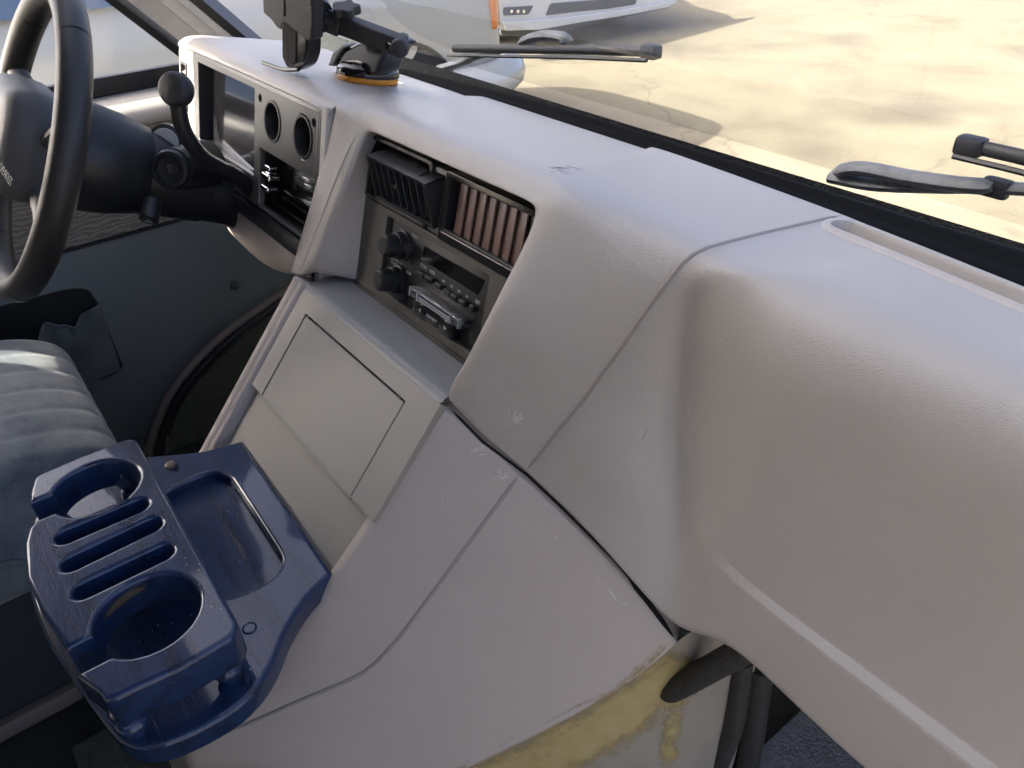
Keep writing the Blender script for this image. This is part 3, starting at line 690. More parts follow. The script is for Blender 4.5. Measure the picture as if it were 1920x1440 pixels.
# climate controls
cp = put('climate_panel', join(fbox(PF, hv[0], hv[1], hv[2], hv[3], -.03, -.026, 0), fbox(PF, hv[0]+.046, hv[1]-.002, hv[2]+.028, hv[2]+.031, -.026, -.012, .001), fbox(PF, hv[0]+.046, hv[1]-.002, hv[2]+.021, hv[2]+.024, -.026, -.010, .001)), M['gloss'], db)
put('control_slot', fbox(PF, hv[0]+.05, hv[1]-.004, hv[2]+.0405, hv[2]+.056, -.026, -.0235, .001), M['clear'], cp)
put('climate_lever', fbox(PF, hv[0]+.016, hv[0]+.038, hv[2]+.0375, hv[2]+.046, -.012, .004, .003, 3), M['chrome'], cp)
put('climate_lever', fbox(PF, hv[0]+.016, hv[0]+.036, hv[2]+.024, hv[2]+.031, -.012, .005, .003, 3), M['chrome'], cp)
put('climate_lever', fbox(PF, hv[0]+.004, hv[0]+.020, hv[2]+.046, hv[2]+.052, -.016, -.004, .002, 3), M['chrome'], cp)
put('lower_strip', join(fbox(PF, L0+.13, Rr+.004, BB-.024, BB-.002, -.03, .0025, .002), fbox(PF, L0+.13, Rr+.004, BB-.006, BB-.003, .002, .0045, .001)), M['black'], db)
put('lower_strip', fbox(PF, L0+.20, Rr+.004, BB-.058, BB-.028, -.05, -.012, .003), M['rubber'], db)
put('lower_screw', lathe([(0, .003), (.002, .0025), (.0022, 0)], PF.p(Rr-.03, BB-.042, -.012), PF.w, 10), M['chrome'], db)
# left end with its slatted vent
E0, E1 = -1.232+.78, L0-.001
put('pod_end', plate(PF, rpoly([(E0, -.165), (E1, -.15), (E1, BT), (E0+.002, BT)], [.004, .002, .002, .012]), [rrect(E0+.012, E0+.036, -.085, -.022, .003)], -.04, 0, .002), M['smooth'], db)
ev = put('end_vent', plate(PF, rrect(E0+.0105, E0+.0375, -.087, -.020, .003), [rrect(E0+.015, E0+.033, -.083, -.024, .002)], -.03, .0015, .0008), M['black'], db)
put('vent_back', fbox(PF, E0+.012, E0+.036, -.085, -.022, -.03, -.028, 0), M['rubber'], ev, smooth=None)
for k in range(4):
    fr2 = Frame(PF.p(E0+.024, -.031-.0155*k, -.006), PF.u, PF.v*.6 + PF.w*-.8)
    put('louver', fbox(fr2, -.009, .009, -.007, .007, -.0008, .0008, .0004), M['smooth'], ev)
# knee panel below the column
kn = []
for (a, b_, c_) in (((400, 360), (420, 420), (452, 470)), ((440, 372), (452, 438), (478, 512)), ((485, 392), (490, 440), (507, 538)), ((540, 450), (540, 480), (535, 535)), ((600, 470), (590, 500), (575, 540))):
    kn.append([at(*a, Y=.296), at(*b_, Y=.284), at(*c_, Y=.284), at(*c_, Y=.284) + V(0, .10, .01)])
vs, fs, _ = grid([[c[i] for c in kn] for i in range(4)]); put('knee_panel', subsurf(mesh(vs, fs), 3), M['smooth'], db, smooth=180)

# ================================================================== radio
ra = thing('car_radio', 'black cassette radio with two knobs set in the centre console', 'radio', RF.p((ru0+ru1)/2, rv0, -.02))
put('face', fbox(RF, ru0+.0004, ru1-.0004, rv0+.0004, rv1-.0004, -.06, -.0045, .0008), M['radio'], ra)
d0 = uv(797, 462, -.004); d1 = uv(913, 545, -.004)
put('display', plate(RF, [uv(797, 461, -.004), uv(790, 486, -.004), uv(896, 553, -.004), uv(909, 526, -.004)][::-1], [], -.0046, -.0036, .0002), M['screen'], ra)
for (x, y) in ((757, 460), (747, 524)):
    u, v_ = uv(x, y, -.004)
    kb = put('knob', lathe([(0, .0155), (.002, .0155), (.003, .0135), (.010, .0130), (.0105, .0118), (.018, .0115), (.0222, .0108), (.0235, .0092), (.0237, 0)], RF.p(u, v_, -.004), RF.w, 30), M['black'], ra, smooth=30)
    put('knob_cap', lathe([(0, .0085), (.0008, .0083), (.001, 0)], RF.p(u, v_, .0196), RF.w, 24), M['dark'], kb)
for (x, y0, y1, xk, yk) in ((775, 452, 497, 773, 465), (763, 520, 562, 757, 555)):
    a = uv(x, y0, -.004); b_ = uv(x-6, y1, -.004); c_ = uv(xk, yk, -.004)
    sl = put('slider_track', fbox(RF, (a[0]+b_[0])/2-.0012, (a[0]+b_[0])/2+.0012, min(a[1], b_[1]), max(a[1], b_[1]), -.0046, -.0038, .0002), M['rubber'], ra)
    put('slider_knob', fbox(RF, c_[0]-.0045, c_[0]+.0045, c_[1]-.0035, c_[1]+.0035, -.004, .0045, .001), M['dark'], sl)
for (x, y, wd) in ((795, 514, .013), (811, 523, .013), (829, 536, .010), (845, 548, .010), (858, 556, .010), (874, 567, .010), (892, 577, .006)):
    u, v_ = uv(x, y, -.004); put('button', fbox(RF, u-wd/2, u+wd/2, v_-.0026, v_+.0026, -.0046, .0015, .0007), M['black'], ra)
for (s_, x, y, sz) in (('SCAN', 794, 500, .0046), ('SEEK', 810, 511, .0046), ('TREBLE', 778, 443, .0042), ('BASS', 766, 512, .0042), ('VOL-ON-OFF', 753, 429, .0042), ('PUSH AM-FM', 742, 488, .0042), ('TUNE-FADE', 742, 497, .0042), ('SET', 895, 567, .0046), ('AUTO', 792, 523, .0040), ('BAL', 732, 553, .0042), ('DNR', 836, 550, .0032)):
    u, v_ = uv(x, y, -.004); put('lettering', text(s_, RF, u, v_, -.0043, sz, 1.0, bold=.00005), M['ink'], ra, smooth=None)
for (x, y) in ((831, 527), (846, 537), (860, 546), (875, 556)):
    u, v_ = uv(x, y, -.004); put('mark', fbox(RF, u-.0018, u+.0018, v_-.0010, v_+.0010, -.0046, -.0042, 0), M['ink'], ra, smooth=None)
u, v_ = uv(836, 550, -.004); put('mark', plate(RF, rrect(u-.0065, u+.0065, v_-.003, v_+.003, .0008), [rrect(u-.0061, u+.0061, v_-.0026, v_+.0026, .0006)], -.0046, -.0042, .00005), M['ink'], ra)
s0 = uv(788, 541, -.004); s1 = uv(884, 603, -.004)
cas_v = (s0[1]+s1[1])/2
put('cassette_slot', fbox(RF, s0[0]-.002, s1[0]+.004, cas_v-.009, cas_v+.008, -.0047, -.0040, .0002), M['rubber'], ra)
for k, (x, y, s_) in enumerate(((790, 581, 'l'), (813, 595, 'STOP-EJECT'), (838, 615, 'r'))):
    u, v_ = uv(x, y, .004); bt = put('cassette_button', fbox(RF, u-.0118, u+.0118, v_-.008, v_+.0075, -.005, .006, .001), M['gloss'], ra)
    if s_ == 'STOP-EJECT': put('lettering', text(s_, RF, u, v_-.001, .0062, .0034, 1.0, bold=.00008), M['ink'], bt, smooth=None)
    else:
        d_ = -1 if s_ == 'l' else 1; vs = [RF.p(u+d_*.0026, v_, .0062), RF.p(u-d_*.0022, v_+.0024, .0062), RF.p(u-d_*.0022, v_-.0024, .0062)]
        put('arrow', mesh(vs, [(0, 1, 2)]), M['ink'], bt, smooth=None)
# the cassette standing out of the slot
cu0, cu1 = s0[0]+.001, s1[0]-.001
ct = thing('cassette_tape', 'clear plastic cassette sticking out of the radio slot', 'cassette', RF.p((cu0+cu1)/2, cas_v-.004, .0))
cv_ = cas_v-.0015
put('case_shell', join(fbox(RF, cu0, cu1, cv_-.0045, cv_-.0032, -.01, .008, .0005), fbox(RF, cu0, cu1, cv_+.0032, cv_+.0045, -.01, .008, .0005)), M['clear'], ct)
for ce in (cu0, cu1-.016): put('case_edge', fbox(RF, ce, ce+.016, cv_-.0045, cv_+.0045, .002, .0095, .001), M['clear'], ct)
put('tape_rib', join(*[fbox(RF, cu0+.002, cu1-.002, cv_+t-.0004, cv_+t+.0004, .004, .0086, .0002) for t in (-.0034, -.0010, .0030)]), mat('pale clear edge', (.42, .44, .44), .2), ct)
PM = mat('pale clear post', (.42, .44, .44), .2)
for u in (cu0+.0008, cu0+.0145, cu1-.0145, cu1-.0008):
    put('case_post', fbox(RF, u-.0006, u+.0006, cv_-.0046, cv_+.0046, .005, .0098, .0002), PM, ct)

# ================================================================== engine cover
ec = thing('engine_cover', 'mauve beige engine cover below the radio, with a small flap and scuffed flank', 'engine cover', (-.62, .1, FZ))
EA = 42
EF = tilt_frame((-.615, .267, -.390), EA)            # the sloping face
nfl = V(.154, -.169, .153).normalized(); pfl = V(-.478, .267, -.39)
def FL(x, y, off=0.0): return at(x, y, plane=(pfl + nfl*off, nfl))
def slope(X, t, w=0): return EF.p(X+.615, -t, w)       # t metres down the slope
# flank: columns from the rail edge outwards, rows down the slope
fr_ = []
def colE(ps): fr_.append(ps)
e_in = [(819, 757), (757, 862), (687, 977), (617, 1078), (548, 1172), (470, 1255), (400, 1330), (338, 1392), (352, 1440)]
wi = [0, 0, 0, 0, 0, .0, .0, -.004, -.012]
inner = [FL(x-3, y+2, -.022) for (x, y) in e_in]
edge0 = [FL(x, y, -.003) for (x, y) in e_in]
edge1 = [FL(x, y, 0) for (x, y) in ((838, 775), (778, 880), (710, 993), (642, 1092), (575, 1182), (505, 1262), (432, 1335), (368, 1392), (385, 1440))]
c_a = [FL(x, y, .0) for (x, y) in ((902, 832), (848, 925), (782, 1030), (715, 1125), (655, 1205), (590, 1275), (510, 1345), (430, 1400), (440, 1450))]
c_m = [FL(x, y, .0) for (x, y) in ((972, 894), (920, 968), (860, 1050), (790, 1142), (725, 1220), (655, 1290), (570, 1350), (480, 1410), (480, 1460))]
c_b = [FL(x, y, -.001) for (x, y) in ((1062, 975), (1015, 1030), (955, 1095), (885, 1170), (810, 1240), (740, 1305), (665, 1375), (590, 1440), (580, 1490))]
c_c = [FL(x, y, -.004) for (x, y) in ((1160, 1073), (1115, 1120), (1065, 1170), (990, 1230), (910, 1285), (820, 1340), (740, 1400), (665, 1465), (650, 1520))]
c_d = [FL(x, y, -.010) for (x, y) in ((1235, 1163), (1195, 1205), (1140, 1245), (1050, 1300), (960, 1345), (860, 1395), (775, 1445), (700, 1500), (690, 1550))]
c_e = [FL(x, y, -.014) for (x, y) in ((1270, 1207), (1235, 1238), (1180, 1278), (1090, 1334), (1000, 1380), (900, 1427), (810, 1475), (730, 1530), (720, 1580))]
c_f = [p + V(-.004, .004, -.012) for p in c_e]
Cc = [inner, edge0, edge1, c_a, c_m, c_b, c_c, c_d, c_e, c_f]
tk = (EF.v*.012 - nfl*.012)
for c in Cc[2:]: c[0] = c[0] - nfl*.004; c[1] = c[1] - nfl*.0012
top_fold = [c[0] + (tk if k > 1 else V(0, .004, -.004)) - nfl*(.02 if k >= 8 else 0) for k, c in enumerate(Cc)]
rows = [top_fold] + [[c[i] for c in Cc] for i in range(9)] + [[c[8] + V(.02, .03, -.30) for c in Cc]]
vs, fs, ix = grid(rows)
cr = [(ix[1, j], ix[1, j+1], .85) for j in range(len(Cc)-1)] + [(ix[i, 8], ix[i+1, 8], .7) for i in range(1, 9)]
flank = put('flank', recalc(subsurf(mesh(vs, fs), 4, cr)), M['vinyl'], ec, smooth=180)
BF = bvh_of(flank)
put('moulded_line', ridge(onto(BF, [(972, 893), (930, 950), (860, 1045), (790, 1140), (745, 1200), (705, 1243), (680, 1262), (650, 1277), (560, 1315), (470, 1355), (400, 1383), (365, 1388)]), .0042, .0015), M['grooveshade'], ec, smooth=180)
# left rail
XL0, XL1 = -.778, -.752
lr = []
for (X, w_) in ((XL0-.01, -.05), (XL0-.004, -.006), (XL0, .001), (XL0+.006, .006), (XL1-.012, .006), (XL1-.009, .003), (XL1-.004, .003), (XL1, -.002), (XL1+.001, -.03)):
    lr.append([slope(X, t, w_) for t in (-.004, .0, .02, .15, .3, .40)])
lr = [[p[0] + V(0, .015, -.01)] + p for p in lr]
vs, fs, _ = grid([[c[i] for c in lr] for i in range(7)]); put('left_rail', recalc(subsurf(mesh(vs, fs), 3)), M['vinyl'], ec, smooth=180)
# shelf and the sloping middle panel
xa, xb = XL1 + .0005, -.473
sd = (slope(0, 0).y, slope(0, 0).z)
sh = [[V(X, .34, -.3905), V(X, .30, -.3895), V(X, .278, -.3885), V(X, .2705, -.3885), slope(X, .0015, .0000), slope(X, .006, -.0002)] for X in (xa, -.68, -.61, -.54, xb)]
vs, fs, _ = grid([[c[i] for c in sh] for i in range(6)]); put('shelf', recalc(subsurf(mesh(vs, fs), 3)), M['shelf'], ec, smooth=180)
eu = lambda x, y, w=0: EF.px(x, y, w)
f0 = eu(568, 583); f1 = eu(757, 753); f2 = eu(662, 932); f3 = eu(480, 727)
DU0, DU1 = -.7245+.615, -.5145+.615; DV1 = eu(665, 668)[1]; DV0 = eu(585, 847)[1] - .001
put('upper_panel', plate(EF, [(xa+.615, DV0), (xb+.615, DV0), (xb+.615, -.0045), (xa+.615, -.0045)], [[(DU0, DV0+.0004), (DU0, DV1), (DU1, DV1), (DU1, DV0+.0004)]], -.010, 0, .0004), M['panel'], ec)
dr = put('access_flap', plate(EF, rrect(DU0+.0014, DU1-.0014, DV0-.003, DV1-.0022, .002), [], -.008, -.0006, .0012), M['panel'], ec)
dr['label'] = 'flat rectangular flap in the sloping panel'
put('flap_gap', fbox(EF, DU0-.0005, DU1+.0005, DV0, DV1+.0005, -.0105, -.0085, 0), M['rubber'], ec, smooth=None)
for (u, v_) in ((DU0+.006, DV1-.0025), (DU1-.012, DV1-.0025)): put('flap_hinge', fbox(EF, u, u+.004, v_, v_+.003, -.003, -.0002, .0004), M['dark'], dr)
put('lower_panel', plate(EF, [(xa+.615, -.40), (xb+.612, -.40), (xb+.612, DV0+.002), (xa+.615, DV0+.002)], [], -.016, -.0085, .0005), M['panel'], ec)
ls = [V(-.248, .46, -.56), V(-.249, .40, -.553), V(-.2505, .36, -.549)] + [p + V(-.0035, .002, -.006) for p in c_e]
lsr = [[p + V(.006*min(1, k*2), .0, -.42*k) for p in ls] for k in (0, .03, .08, .3, 1)]
vs, fs, _ = grid(lsr); lside = put('lower_side', recalc(subsurf(mesh(vs, fs), 3)), M['foam'], ec, smooth=180); lside['label'] = 'bare grey lower side smeared with yellow adhesive'
put('front_skirt', mesh([slope(XL0, .40, -.01), slope(-.46, .40, -.01), V(-.44, -.06, FZ), V(-.80, -.06, FZ)], [(0, 1, 2, 3)]), M['vinyl'], ec, smooth=None)

# dried adhesive along the lower edge of the cover, and one run down the side
BL = bvh_of(lside, flank)
def smear(path, half, name, n=9, lift=.0012):
    pts = catmull([V(x, y, 0) for (x, y) in path], 10); g_ = []; cov = []
    for i, p in enumerate(pts):
        t = (pts[min(i+1, len(pts)-1)] - pts[max(i-1, 0)]).normalized(); s_ = V(-t.y, t.x, 0); r_ = []
        for k in range(n):
            f = -1 + 2*k/(n-1); q_ = p + s_*f*half; d = ray(q_.x, q_.y).normalized(); h = BL.ray_cast(V(0, 0, 0), d, 4)
            if h[0] is None: r_ = None; break
            r_.append(h[0] - d*lift)
        if r_ is None: continue
        e = min(i, len(pts)-1-i)/8
        g_.append(r_); cov.append([min(1, e)*(1-abs(-1 + 2*k/(n-1))**1.8)*(.62 if half > 30 else .45) for k in range(n)])
    vs, fs, _ = grid(g_); me = mesh(vs, fs); at_ = me.attributes.new('cover', 'FLOAT', 'POINT')
    for i, c in enumerate([c for r_ in cov for c in r_]): at_.data[i].value = c
    return put(name, me, M['glue'], ec, smooth=180)
smear([(1300, 1220), (1268, 1262), (1213, 1307), (1133, 1362), (1043, 1412), (953, 1457), (880, 1490), (810, 1525)], 62, 'adhesive_smear')
smear([(1268, 1300), (1262, 1350), (1256, 1400), (1250, 1460)], 22, 'adhesive_smear')

# scuffs
BA = bvh_of(shell, flank)
put('seam_gap', ridge(onto(BA, [(836, 758), (905, 828), (988, 890), (1060, 958), (1150, 1048), (1215, 1125), (1262, 1192)]), .0034, .0004), M['rubber'], ec, smooth=180)
put('seam_gap', ridge(onto(BA, [(1175, 1078), (1215, 1128), (1245, 1168), (1264, 1196)]), .0065, .0005), M['rubber'], ec, smooth=180)
def strokes(name, segs, m, wid=.0009, par=ec):
    ms_ = []
    for s_ in segs:
        pn = onto(BA, s_, 5)
        if len(pn) > 1: ms_.append(ridge(pn, wid, .0003))
    if ms_:
        o = put(name, join(*ms_), m, par, smooth=180); o['kind'] = 'stuff'
rs = random.Random(3)
def cluster(cx_, cy_, rx, ry, n, ln, ang, jit=.5):
    o = []
    for _ in range(n):
        x = cx_ + rs.gauss(0, rx*.5); y = cy_ + rs.gauss(0, ry*.5); a = ang + rs.gauss(0, jit); l = ln*rs.uniform(.3, 1)
        mx_, my_ = x + math.cos(a)*l*.5 + rs.uniform(-2, 2), y + math.sin(a)*l*.5 + rs.uniform(-2, 2)
        o.append([(x, y), (mx_, my_), (x + math.cos(a)*l, y + math.sin(a)*l)])
    return o
strokes('scuff', cluster(968, 785, 17, 11, 26, 13, -.5, .9), M['scuff'], .0009, db)
strokes('scuff', cluster(912, 832, 13, 8, 10, 12, .9, .5), M['scuff'], .0007)
strokes('scuff', cluster(898, 845, 14, 8, 12, 14, -1.1, .7), M['scuff'], .0008)
strokes('scuff', cluster(935, 890, 14, 6, 14, 14, .6, .9), M['scuff'], .0008)
strokes('scuff', cluster(985, 815, 26, 10, 9, 6, -.3, .8), M['scuff'], .0006, db)
strokes('scuff', [[(1118, 1085), (1128, 1095)], [(1142, 1103), (1150, 1118), (1156, 1126)], [(1166, 1130), (1176, 1135)], [(1011, 910), (1022, 922)], [(1040, 1005), (1048, 1015)]], M['scuff'], .0008)
strokes('scuff', [[(588, 1359), (591, 1363)]], M['scuff'], .0016)
strokes('scuff', [[(828, 932), (832, 944)], [(760, 905), (764, 912)]], M['scuff'], .0007)
strokes('dash_scrape', cluster(1048, 316, 34, 5, 20, 34, .12, .05), M['scuffd'], .0007, db)
strokes('crack', [[(1202, 826), (1208, 818), (1211, 810), (1212, 800)]], M['scuffd'], .0006, db)

# ------------------------------------------------------------------ hood latch, gasket and hoses beside the cover
lt = thing('cover_latch', 'dusty black rubber latch grip beside the engine cover, under the glovebox', 'latch', at(1262, 1290, Y=.38))
put('grip', tube(catmull([at(1246, 1297, Y=.345), at(1262, 1291, Y=.347), at(1290, 1277, Y=.352), at(1335, 1252, Y=.36), at(1385, 1224, Y=.37), at(1440, 1190, Y=.385)], 6), [.005, .0085, .0105, .0118, .0127, .0133]+[.0138]*25, 16, sy=.8), M['gasket'], lt)
put('stem', tube([at(1330, 1262, Y=.385), at(1345, 1235, Y=.42)], .006, 10), M['rubber'], lt)
gk = tag(put('rubber_gasket', tube(catmull([at(1392, 1236, Y=.43), at(1385, 1300, Y=.43), at(1372, 1370, Y=.43), at(1345, 1440, Y=.43), at(1325, 1500, Y=.43)], 8), .0105, 12), M['gasket'], base=at(1325, 1500, Y=.43)), 'ribbed black rubber gasket hanging behind the latch grip', 'gasket')
hs = tag(put('black_hose', tube(catmull([at(1428, 1250, Y=.47), at(1418, 1330, Y=.47), at(1408, 1400, Y=.47), at(1385, 1500, Y=.47)], 8), .0125, 12), M['gasket'], base=at(1385, 1500, Y=.47)), 'dusty black hose right of the rubber gasket', 'hose')
gp_ = tag(put('gasket_plate', rbox(at(1352, 1360, Y=.455), (.012, .03, .26), bev=.004), M['tan'], base=at(1352, 1360, Y=.455)-V(0, 0, .13)), 'dull tan metal edge between the gasket and the engine cover', 'edge plate')
rg = tag(put('floor_mat', rbox((-.055, .50, FZ+.06), (.38, .5, .02), bev=.006), M['carpetb'], base=(-.055, .5, FZ)), 'blue grey carpet in the passenger footwell, lower right', 'carpet')

# ================================================================== wooden cup tray
ZL, ZU = -.530, -.470
TL = Frame((0, 0, 0), (1, 0, 0), (0, 1, 0))
tr = thing('cup_holder_tray', 'blue stained wooden cup holder tray with two round holes and three slots', 'tray', (-.59, .02, ZL-.02))
outer = [(-.725, .150), (-.486, .141), (-.478, .118), (-.466, .098), (-.451, .080), (-.434, .064), (-.420, .046), (-.412, .026), (-.4105, .006), (-.4135, -.020), (-.421, -.040), (-.436, -.0525), (-.460, -.060), (-.553, -.077), (-.60, -.081), (-.66, -.079), (-.74, -.06), (-.775, -.03), (-.782, .01), (-.772, .048), (-.752, .082), (-.735, .112)]
op = [outer[0]] + [outer[1]] + [tuple(p[:2]) for p in catmull([V(x, y, 0) for (x, y) in outer[1:]] + [V(-.725, .150, 0)], 5)][1:-1]
rec = rpoly([(-.700, .118), (-.694, .040), (-.518, .040), (-.512, .113)], [.042, .04, .045, .034], 10)
base_ = put('base_plate', plate(TL, op, [rec], ZL-.024, ZL, .0045, 4), M['wood'], tr, smooth=35)
put('tray_recess', plate(TL, rpoly([(-.703, .121), (-.697, .037), (-.515, .037), (-.509, .116)], .036, 8), [], ZL-.022, ZL-.012, .0008), M['wood'], tr, smooth=35)
# upper plate: outline runs in and out of the two cup holes through their handle notches
def key(cx_, cy_, r_, xa_, xb_, yr):
    """from (xa_, yr) on the rear edge round the hole to (xb_, yr)"""
    a0_ = math.atan2(-math.sqrt(max(r_*r_-(xa_-cx_)**2, 0)), xa_-cx_); a1_ = math.atan2(-math.sqrt(max(r_*r_-(xb_-cx_)**2, 0)), xb_-cx_)
    o = [(xa_, yr)]; a1_ = a1_ + 2*math.pi if a1_ < a0_ else a1_
    for k in range(41):
        a = a0_ + (a1_-a0_)*k/40; o.append((cx_ + r_*math.cos(a), cy_ + r_*math.sin(a)))
    return o + [(xb_, yr)]
def arc(cx_, cy_, r_, a, b_, n=7): return [(cx_ + r_*math.cos(math.radians(a+(b_-a)*k/n)), cy_ + r_*math.sin(math.radians(a+(b_-a)*k/n))) for k in range(n+1)]
up_ = arc(-.436, .034, .014, 90, 0) + [(-.4205, .0), (-.424, -.030)] + arc(-.434, -.040, .010, -20, -100, 4) + key(-.4855, -.004, .0385, -.4625, -.4905, -.0605) \
    + [(-.54, -.068), (-.585, -.0715), (-.628, -.0655), (-.646, -.0595)] + key(-.665, .001, .0375, -.6535, -.682, -.0515) + [(-.697, -.049)] + arc(-.7105, -.034, .010, 250, 180, 4) + [(-.7225, .0)] + arc(-.711, .040, .011, 180, 90, 5)
slots = []
for (x0, y0, x1, y1) in ((-.6155, -.034, -.6145, .024), (-.579, -.037, -.5815, .026), (-.542, -.036, -.5425, .024)):
    d_ = Vector((x1-x0, y1-y0)).normalized(); a = math.degrees(math.atan2(d_.y, d_.x))
    slots.append(arc(x1, y1, .0092, a-90, a+90, 8) + arc(x0, y0, .0092, a+90, a+270, 8))
put('top_plate', plate(TL, up_, slots, ZU-.034, ZU, .0042, 4), M['wood'], tr, smooth=35)
for (x, y) in ((-.441, .030), (-.441, -.042), (-.700, .030), (-.700, -.040)):
    put('spindle', lathe([(0, .0085), (.006, .0085), (.008, .011), (.012, .0122), (.016, .011), (.018, .0085), (.022, .0085), (.025, .0112), (.029, .0122), (.033, .011), (.036, .0085), (.044, .008)], (x, y, ZL-.001), (0, 0, 1), 20), M['wood'], tr, smooth=50)
put('screw_plug', lathe([(0, .006), (.003, .0055), (.0045, .003), (.0048, 0)], at(320, 874, Z=ZL), (0, 0, 1), 16), M['woodworn'], tr)
put('screw_plug', lathe([(0, .0062), (.0006, .0062), (.0012, .0052), (.0004, .0045), (.0003, 0)], at(468, 1178, Z=ZL), (0, 0, 1), 18), M['wood'], tr)
sp = []
for k in range(34):
    if k % 3: x, y, z = rs.uniform(-.53, -.43), rs.uniform(-.05, .06), ZL
    else: x, y, z = rs.uniform(-.70, -.43), rs.uniform(-.05, .14), ZL
    if rs.random() < .3: x, y, z = rs.uniform(-.53, -.44), rs.uniform(.036, .046), ZU
    if -.70 < x < -.51 and .04 < y < .118: z = ZL-.012
    sp.append(lathe([(0, rs.uniform(.0003, .0007)), (.0003, .0002)], (x, y, z+.0001), (0, 0, 1), 5))
du = put('dust_specks', join(*sp), M['scuff'], tr, smooth=None); du['kind'] = 'stuff'
# paint rubbed off inside the rim of the near cup hole
wr = []; wc_ = []
for k in range(26):
    a = math.radians(158 + 80*k/25)
    for j in range(7):
        wr.append(V(-.4855 + .0381*math.cos(a), -.004 + .0381*math.sin(a), ZU-.0035-.0022*j)); wc_.append(.62*(1-abs(2*k/25-1)**2)*(1-abs(j/3-1)**1.5))
vs, fs, _ = grid([wr[7*k:7*k+7] for k in range(26)]); me = mesh(vs, fs); at_ = me.attributes.new('cover', 'FLOAT', 'POINT')
for i, c in enumerate(wc_): at_.data[i].value = c
put('worn_patch', me, M['rubbed'], tr, smooth=180)

# ================================================================== steering
WT = 28.8; WF = tilt_frame((-1.057, .090, -.263), WT); WR = .170
sw = thing('steering_wheel', 'black leather steering wheel with charcoal centre pad', 'steering wheel', WF.p(0, 0, -.03))
vs = []; fs = []; NA, NB = 96, 18
for i in range(NA):
    a = 2*math.pi*i/NA
    for j in range(NB):
        b_ = 2*math.pi*j/NB; rr2 = WR + .0158*math.cos(b_)
        vs.append(WF.p(rr2*math.cos(a), rr2*math.sin(a), .0170*math.sin(b_)))
for i in range(NA):
    for j in range(NB): fs.append((i*NB+j, i*NB+(j+1) % NB, ((i+1) % NA)*NB+(j+1) % NB, ((i+1) % NA)*NB+j))
rim = put('rim', recalc(mesh(vs, fs)), M['leather'], sw, smooth=180)
for a in (52, 128, -58, -122):
    a = math.radians(a); c = WF.p(WR*math.cos(a), WR*math.sin(a), 0); t = WF.u*-math.sin(a) + WF.v*math.cos(a)
    put('rim_seam', lathe([(-.0006, .0165), (.0006, .0165)], c, t, 20, ref=WF.w), M['rubber'], rim)
pd = []
for (w_, k) in ((-.03, .82), (-.01, 1.0), (.012, 1.02), (.030, .97), (.040, .86), (.0425, .6)):
    pd.append([(x*k*.9, y*k*.9, w_) for (x, y) in rpoly([(-.085, -.062), (.085, -.062), (.098, .02), (.080, .072), (-.080, .072), (-.098, .02)], .03, 5)])
vs = [WF.p(*p) for r_ in pd for p in r_]; n_ = len(pd[0]); fs = []
for i in range(len(pd)-1):
    for j in range(n_): fs.append((i*n_+j, i*n_+(j+1) % n_, (i+1)*n_+(j+1) % n_, (i+1)*n_+j))
fs.append(tuple(range((len(pd)-1)*n_, len(pd)*n_)))
pad = put('centre_pad', recalc(mesh(vs, fs)), M['pad'], sw, smooth=50)
tu = WF.px(23, 345, .0428)
put('lettering', text('CHEVROLET', WF, tu[0], tu[1], .0429, .0125, 1.0, ext=.0004, align='RIGHT', bold=0), M['rubber'], pad, smooth=None)
for a in (205, 335, 22, 158):
    a = math.radians(a); d_ = (math.cos(a), math.sin(a))
    put('spoke', tube(catmull([WF.p(d_[0]*.07, d_[1]*.05, -.01), WF.p(d_[0]*.12, d_[1]*.11, -.006), WF.p(d_[0]*.162, d_[1]*.162, 0)], 5), [.022, .021, .020, .019, .018, .016, .015, .014, .013, .012, .011], 12, sy=.55), M['pad'], sw)
sc = thing('steering_column', 'black plastic steering column between the wheel and the dashboard', 'steering column', WF.p(0, 0, -.3))
CX = WF.w*-1
put('shroud', lathe([(.026, .040), (.030, .060), (.05, .066), (.085, .0625), (.12, .055), (.1205, .052), (.125, .0535), (.16, .051), (.20, .048), (.2005, .045), (.205, .0455), (.24, .044), (.2405, .047), (.29, .046), (.34, .044), (.36, .03)], WF.o, CX, 40), M['column'], sc, smooth=35)
ig = at(330, 318, X=-.965)
il = put('ignition_lock', lathe([(0, .024), (.012, .0235), (.016, .021), (.0165, .017), (.012, .0165), (.011, .008), (.013, .0075), (.0135, 0)], ig + V(-.022, .004, -.006), V(.75, -.55, .28), 26), M['column'], sc)
put('key_slot', rbox(ig + V(-.012, -.004, -.001), (.003, .006, .012), bev=.0006), M['dark'], il)
put('ignition_housing', tube([ig + V(-.06, .05, -.02), ig + V(-.016, .002, -.004)], [.03, .0245], 20), M['column'], sc)
hz = at(283, 393, X=-.955)
hk = put('hazard_knob', lathe([(-.012, .010), (.004, .010), (.008, .0115), (.014, .011), (.015, .008), (.0152, 0)], hz, V(.55, -.5, -.6), 20), M['column'], sc)
put('hazard_mark', lathe([(0, .0055), (.0006, .0055), (.0006, .0038), (0, .0038)], hz + V(.55, -.5, -.6).normalized()*.0150, V(.55, -.5, -.6), 3), M['ink'], hk, smooth=None)
put('collar_ring', lathe([(0, .020), (.010, .020), (.012, .017), (.0122, .0)], at(316, 262, X=-1.05), V(.8, -.5, .2), 26), M['black'], sc)
put('collar_face', lathe([(0, .0165), (.0014, .016), (.0016, 0)], at(316, 264, X=-1.05) + V(.8, -.5, .2).normalized()*.0124, V(.8, -.5, .2), 26), M['pillar'], sc)
sl_ = thing('gear_lever', 'black column gear lever with a round knob, right of the steering wheel', 'gear lever', at(452, 335, X=-.955))
